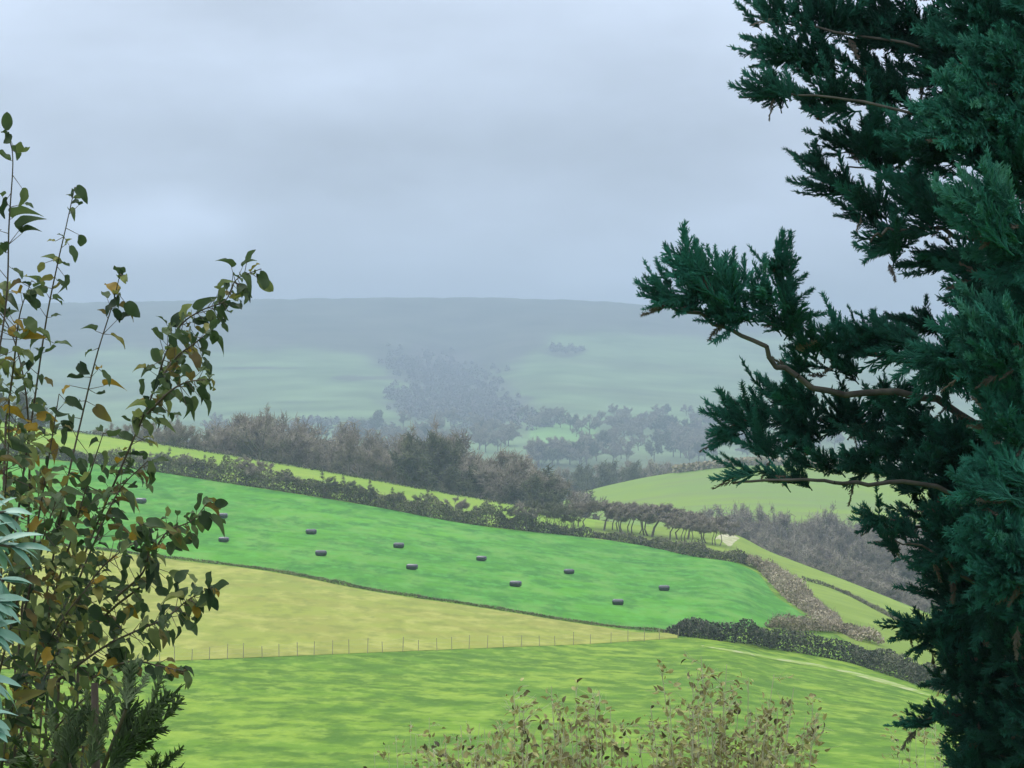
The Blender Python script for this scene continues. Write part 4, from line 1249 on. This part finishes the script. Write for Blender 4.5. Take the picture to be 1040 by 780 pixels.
z = math_('MAXIMUM', sep.outputs['Z'], 0.0)
grad = math_('ADD', math_('MULTIPLY', math_('POWER', z, 1.35), 3.6), 1.0)
mp = N.new('ShaderNodeMapping'); mp.inputs['Scale'].default_value = (5.5, 5.5, 15.0); mp.inputs['Location'].default_value = (1.3, .4, 2.2)
LK.new(tc.outputs['Generated'], mp.inputs['Vector'])
n1 = N.new('ShaderNodeTexNoise'); n1.inputs['Scale'].default_value = 1.0; n1.inputs['Detail'].default_value = 5; n1.inputs['Roughness'].default_value = .5
LK.new(mp.outputs[0], n1.inputs['Vector'])
mr = N.new('ShaderNodeMapRange'); mr.inputs['From Min'].default_value = .3; mr.inputs['From Max'].default_value = .7; mr.inputs['To Min'].default_value = .80; mr.inputs['To Max'].default_value = 1.22
LK.new(n1.outputs['Fac'], mr.inputs['Value'])


def cloud_patch(px, py, rx, ry, amt):
    """a brighter or darker bank of cloud in one part of the sky"""
    v = np.array([(px - CX) / F, 1, -(py - CY) / F]); v /= np.linalg.norm(v)
    sb = N.new('ShaderNodeVectorMath'); sb.operation = 'SUBTRACT'; LK.new(tc.outputs['Generated'], sb.inputs[0]); sb.inputs[1].default_value = tuple(v)
    ml = N.new('ShaderNodeVectorMath'); ml.operation = 'MULTIPLY'; LK.new(sb.outputs[0], ml.inputs[0]); ml.inputs[1].default_value = (F / rx, 1, F / ry)
    ad = N.new('ShaderNodeVectorMath'); ad.operation = 'ADD'; LK.new(ml.outputs[0], ad.inputs[0])
    nn = N.new('ShaderNodeTexNoise'); nn.inputs['Scale'].default_value = 22; nn.inputs['Detail'].default_value = 4; LK.new(tc.outputs['Generated'], nn.inputs['Vector'])
    s2 = N.new('ShaderNodeVectorMath'); s2.operation = 'SUBTRACT'; LK.new(nn.outputs['Color'], s2.inputs[0]); s2.inputs[1].default_value = (.5, .5, .5)
    LK.new(s2.outputs[0], ad.inputs[1])
    ln = N.new('ShaderNodeVectorMath'); ln.operation = 'LENGTH'; LK.new(ad.outputs[0], ln.inputs[0])
    m = N.new('ShaderNodeMapRange'); m.interpolation_type = 'SMOOTHSTEP'
    m.inputs['From Min'].default_value = 0; m.inputs['From Max'].default_value = 1.3; m.inputs['To Min'].default_value = amt; m.inputs['To Max'].default_value = 0
    LK.new(ln.outputs['Value'], m.inputs['Value'])
    return m.outputs[0]


val = math_('MULTIPLY', grad, mr.outputs[0])
pt = math_('ADD', cloud_patch(160, 235, 125, 40, .38), cloud_patch(560, 150, 420, 60, -.13))
pt = math_('ADD', pt, cloud_patch(60, 60, 300, 90, .10))
val = math_('MULTIPLY', val, math_('ADD', pt, 1.0))
cm = N.new('ShaderNodeMix'); cm.data_type = 'RGBA'
LK.new(math_('POWER', z, .6), cm.inputs[0]); cm.inputs[6].default_value = (5.35, 6.5, 8.9, 1); cm.inputs[7].default_value = (6.5, 6.75, 6.7, 1)
vm = N.new('ShaderNodeVectorMath'); vm.operation = 'SCALE'; LK.new(cm.outputs[2], vm.inputs[0]); LK.new(val, vm.inputs['Scale'])
mx_ = N.new('ShaderNodeMix'); mx_.data_type = 'RGBA'; mx_.inputs[0].default_value = .88
LK.new(sky.outputs[0], mx_.inputs[6]); LK.new(vm.outputs[0], mx_.inputs[7])
LK.new(mx_.outputs[2], bg.inputs['Color'])

sun = bpy.data.lights.new('overcast_sun', 'SUN'); sun.energy = 1.2; sun.angle = math.radians(25); sun.color = (1, .96, .9)
so = bpy.data.objects.new('overcast_sun', sun); COL.objects.link(so)
from mathutils import Vector
dv = Vector((math.sin(SUN_AZ) * math.cos(SUN_EL), math.cos(SUN_AZ) * math.cos(SUN_EL), math.sin(SUN_EL)))
so.rotation_euler = (-dv).to_track_quat('-Z', 'Y').to_euler()
so.location = (0, 0, 60)

# ------------------------------------------------------------------ camera and render settings
cam = bpy.data.cameras.new('camera'); co = bpy.data.objects.new('camera', cam); COL.objects.link(co)
cam.sensor_width = 36.0; cam.lens = 36.0 * F / 1040.0; cam.clip_start = .1; cam.clip_end = 12000
co.location = (0, 0, 0); co.rotation_euler = (math.radians(90), 0, 0)
SC.camera = co
SC.view_settings.view_transform = 'Standard'; SC.view_settings.look = 'None'
SC.view_settings.exposure = 0.0; SC.view_settings.gamma = 1.0; SC.view_settings.use_curve_mapping = False
SC.render.engine = 'CYCLES'
SC.cycles.use_denoising = True
SC.cycles.max_bounces = 6; SC.cycles.diffuse_bounces = 3; SC.cycles.glossy_bounces = 2; SC.cycles.volume_bounces = 1; SC.cycles.transmission_bounces = 2
SC.cycles.caustics_reflective = False; SC.cycles.caustics_refractive = False

for o in list(bpy.data.objects):
    for k in ('h', 'w', 'first'):
        if k in o: del o[k]
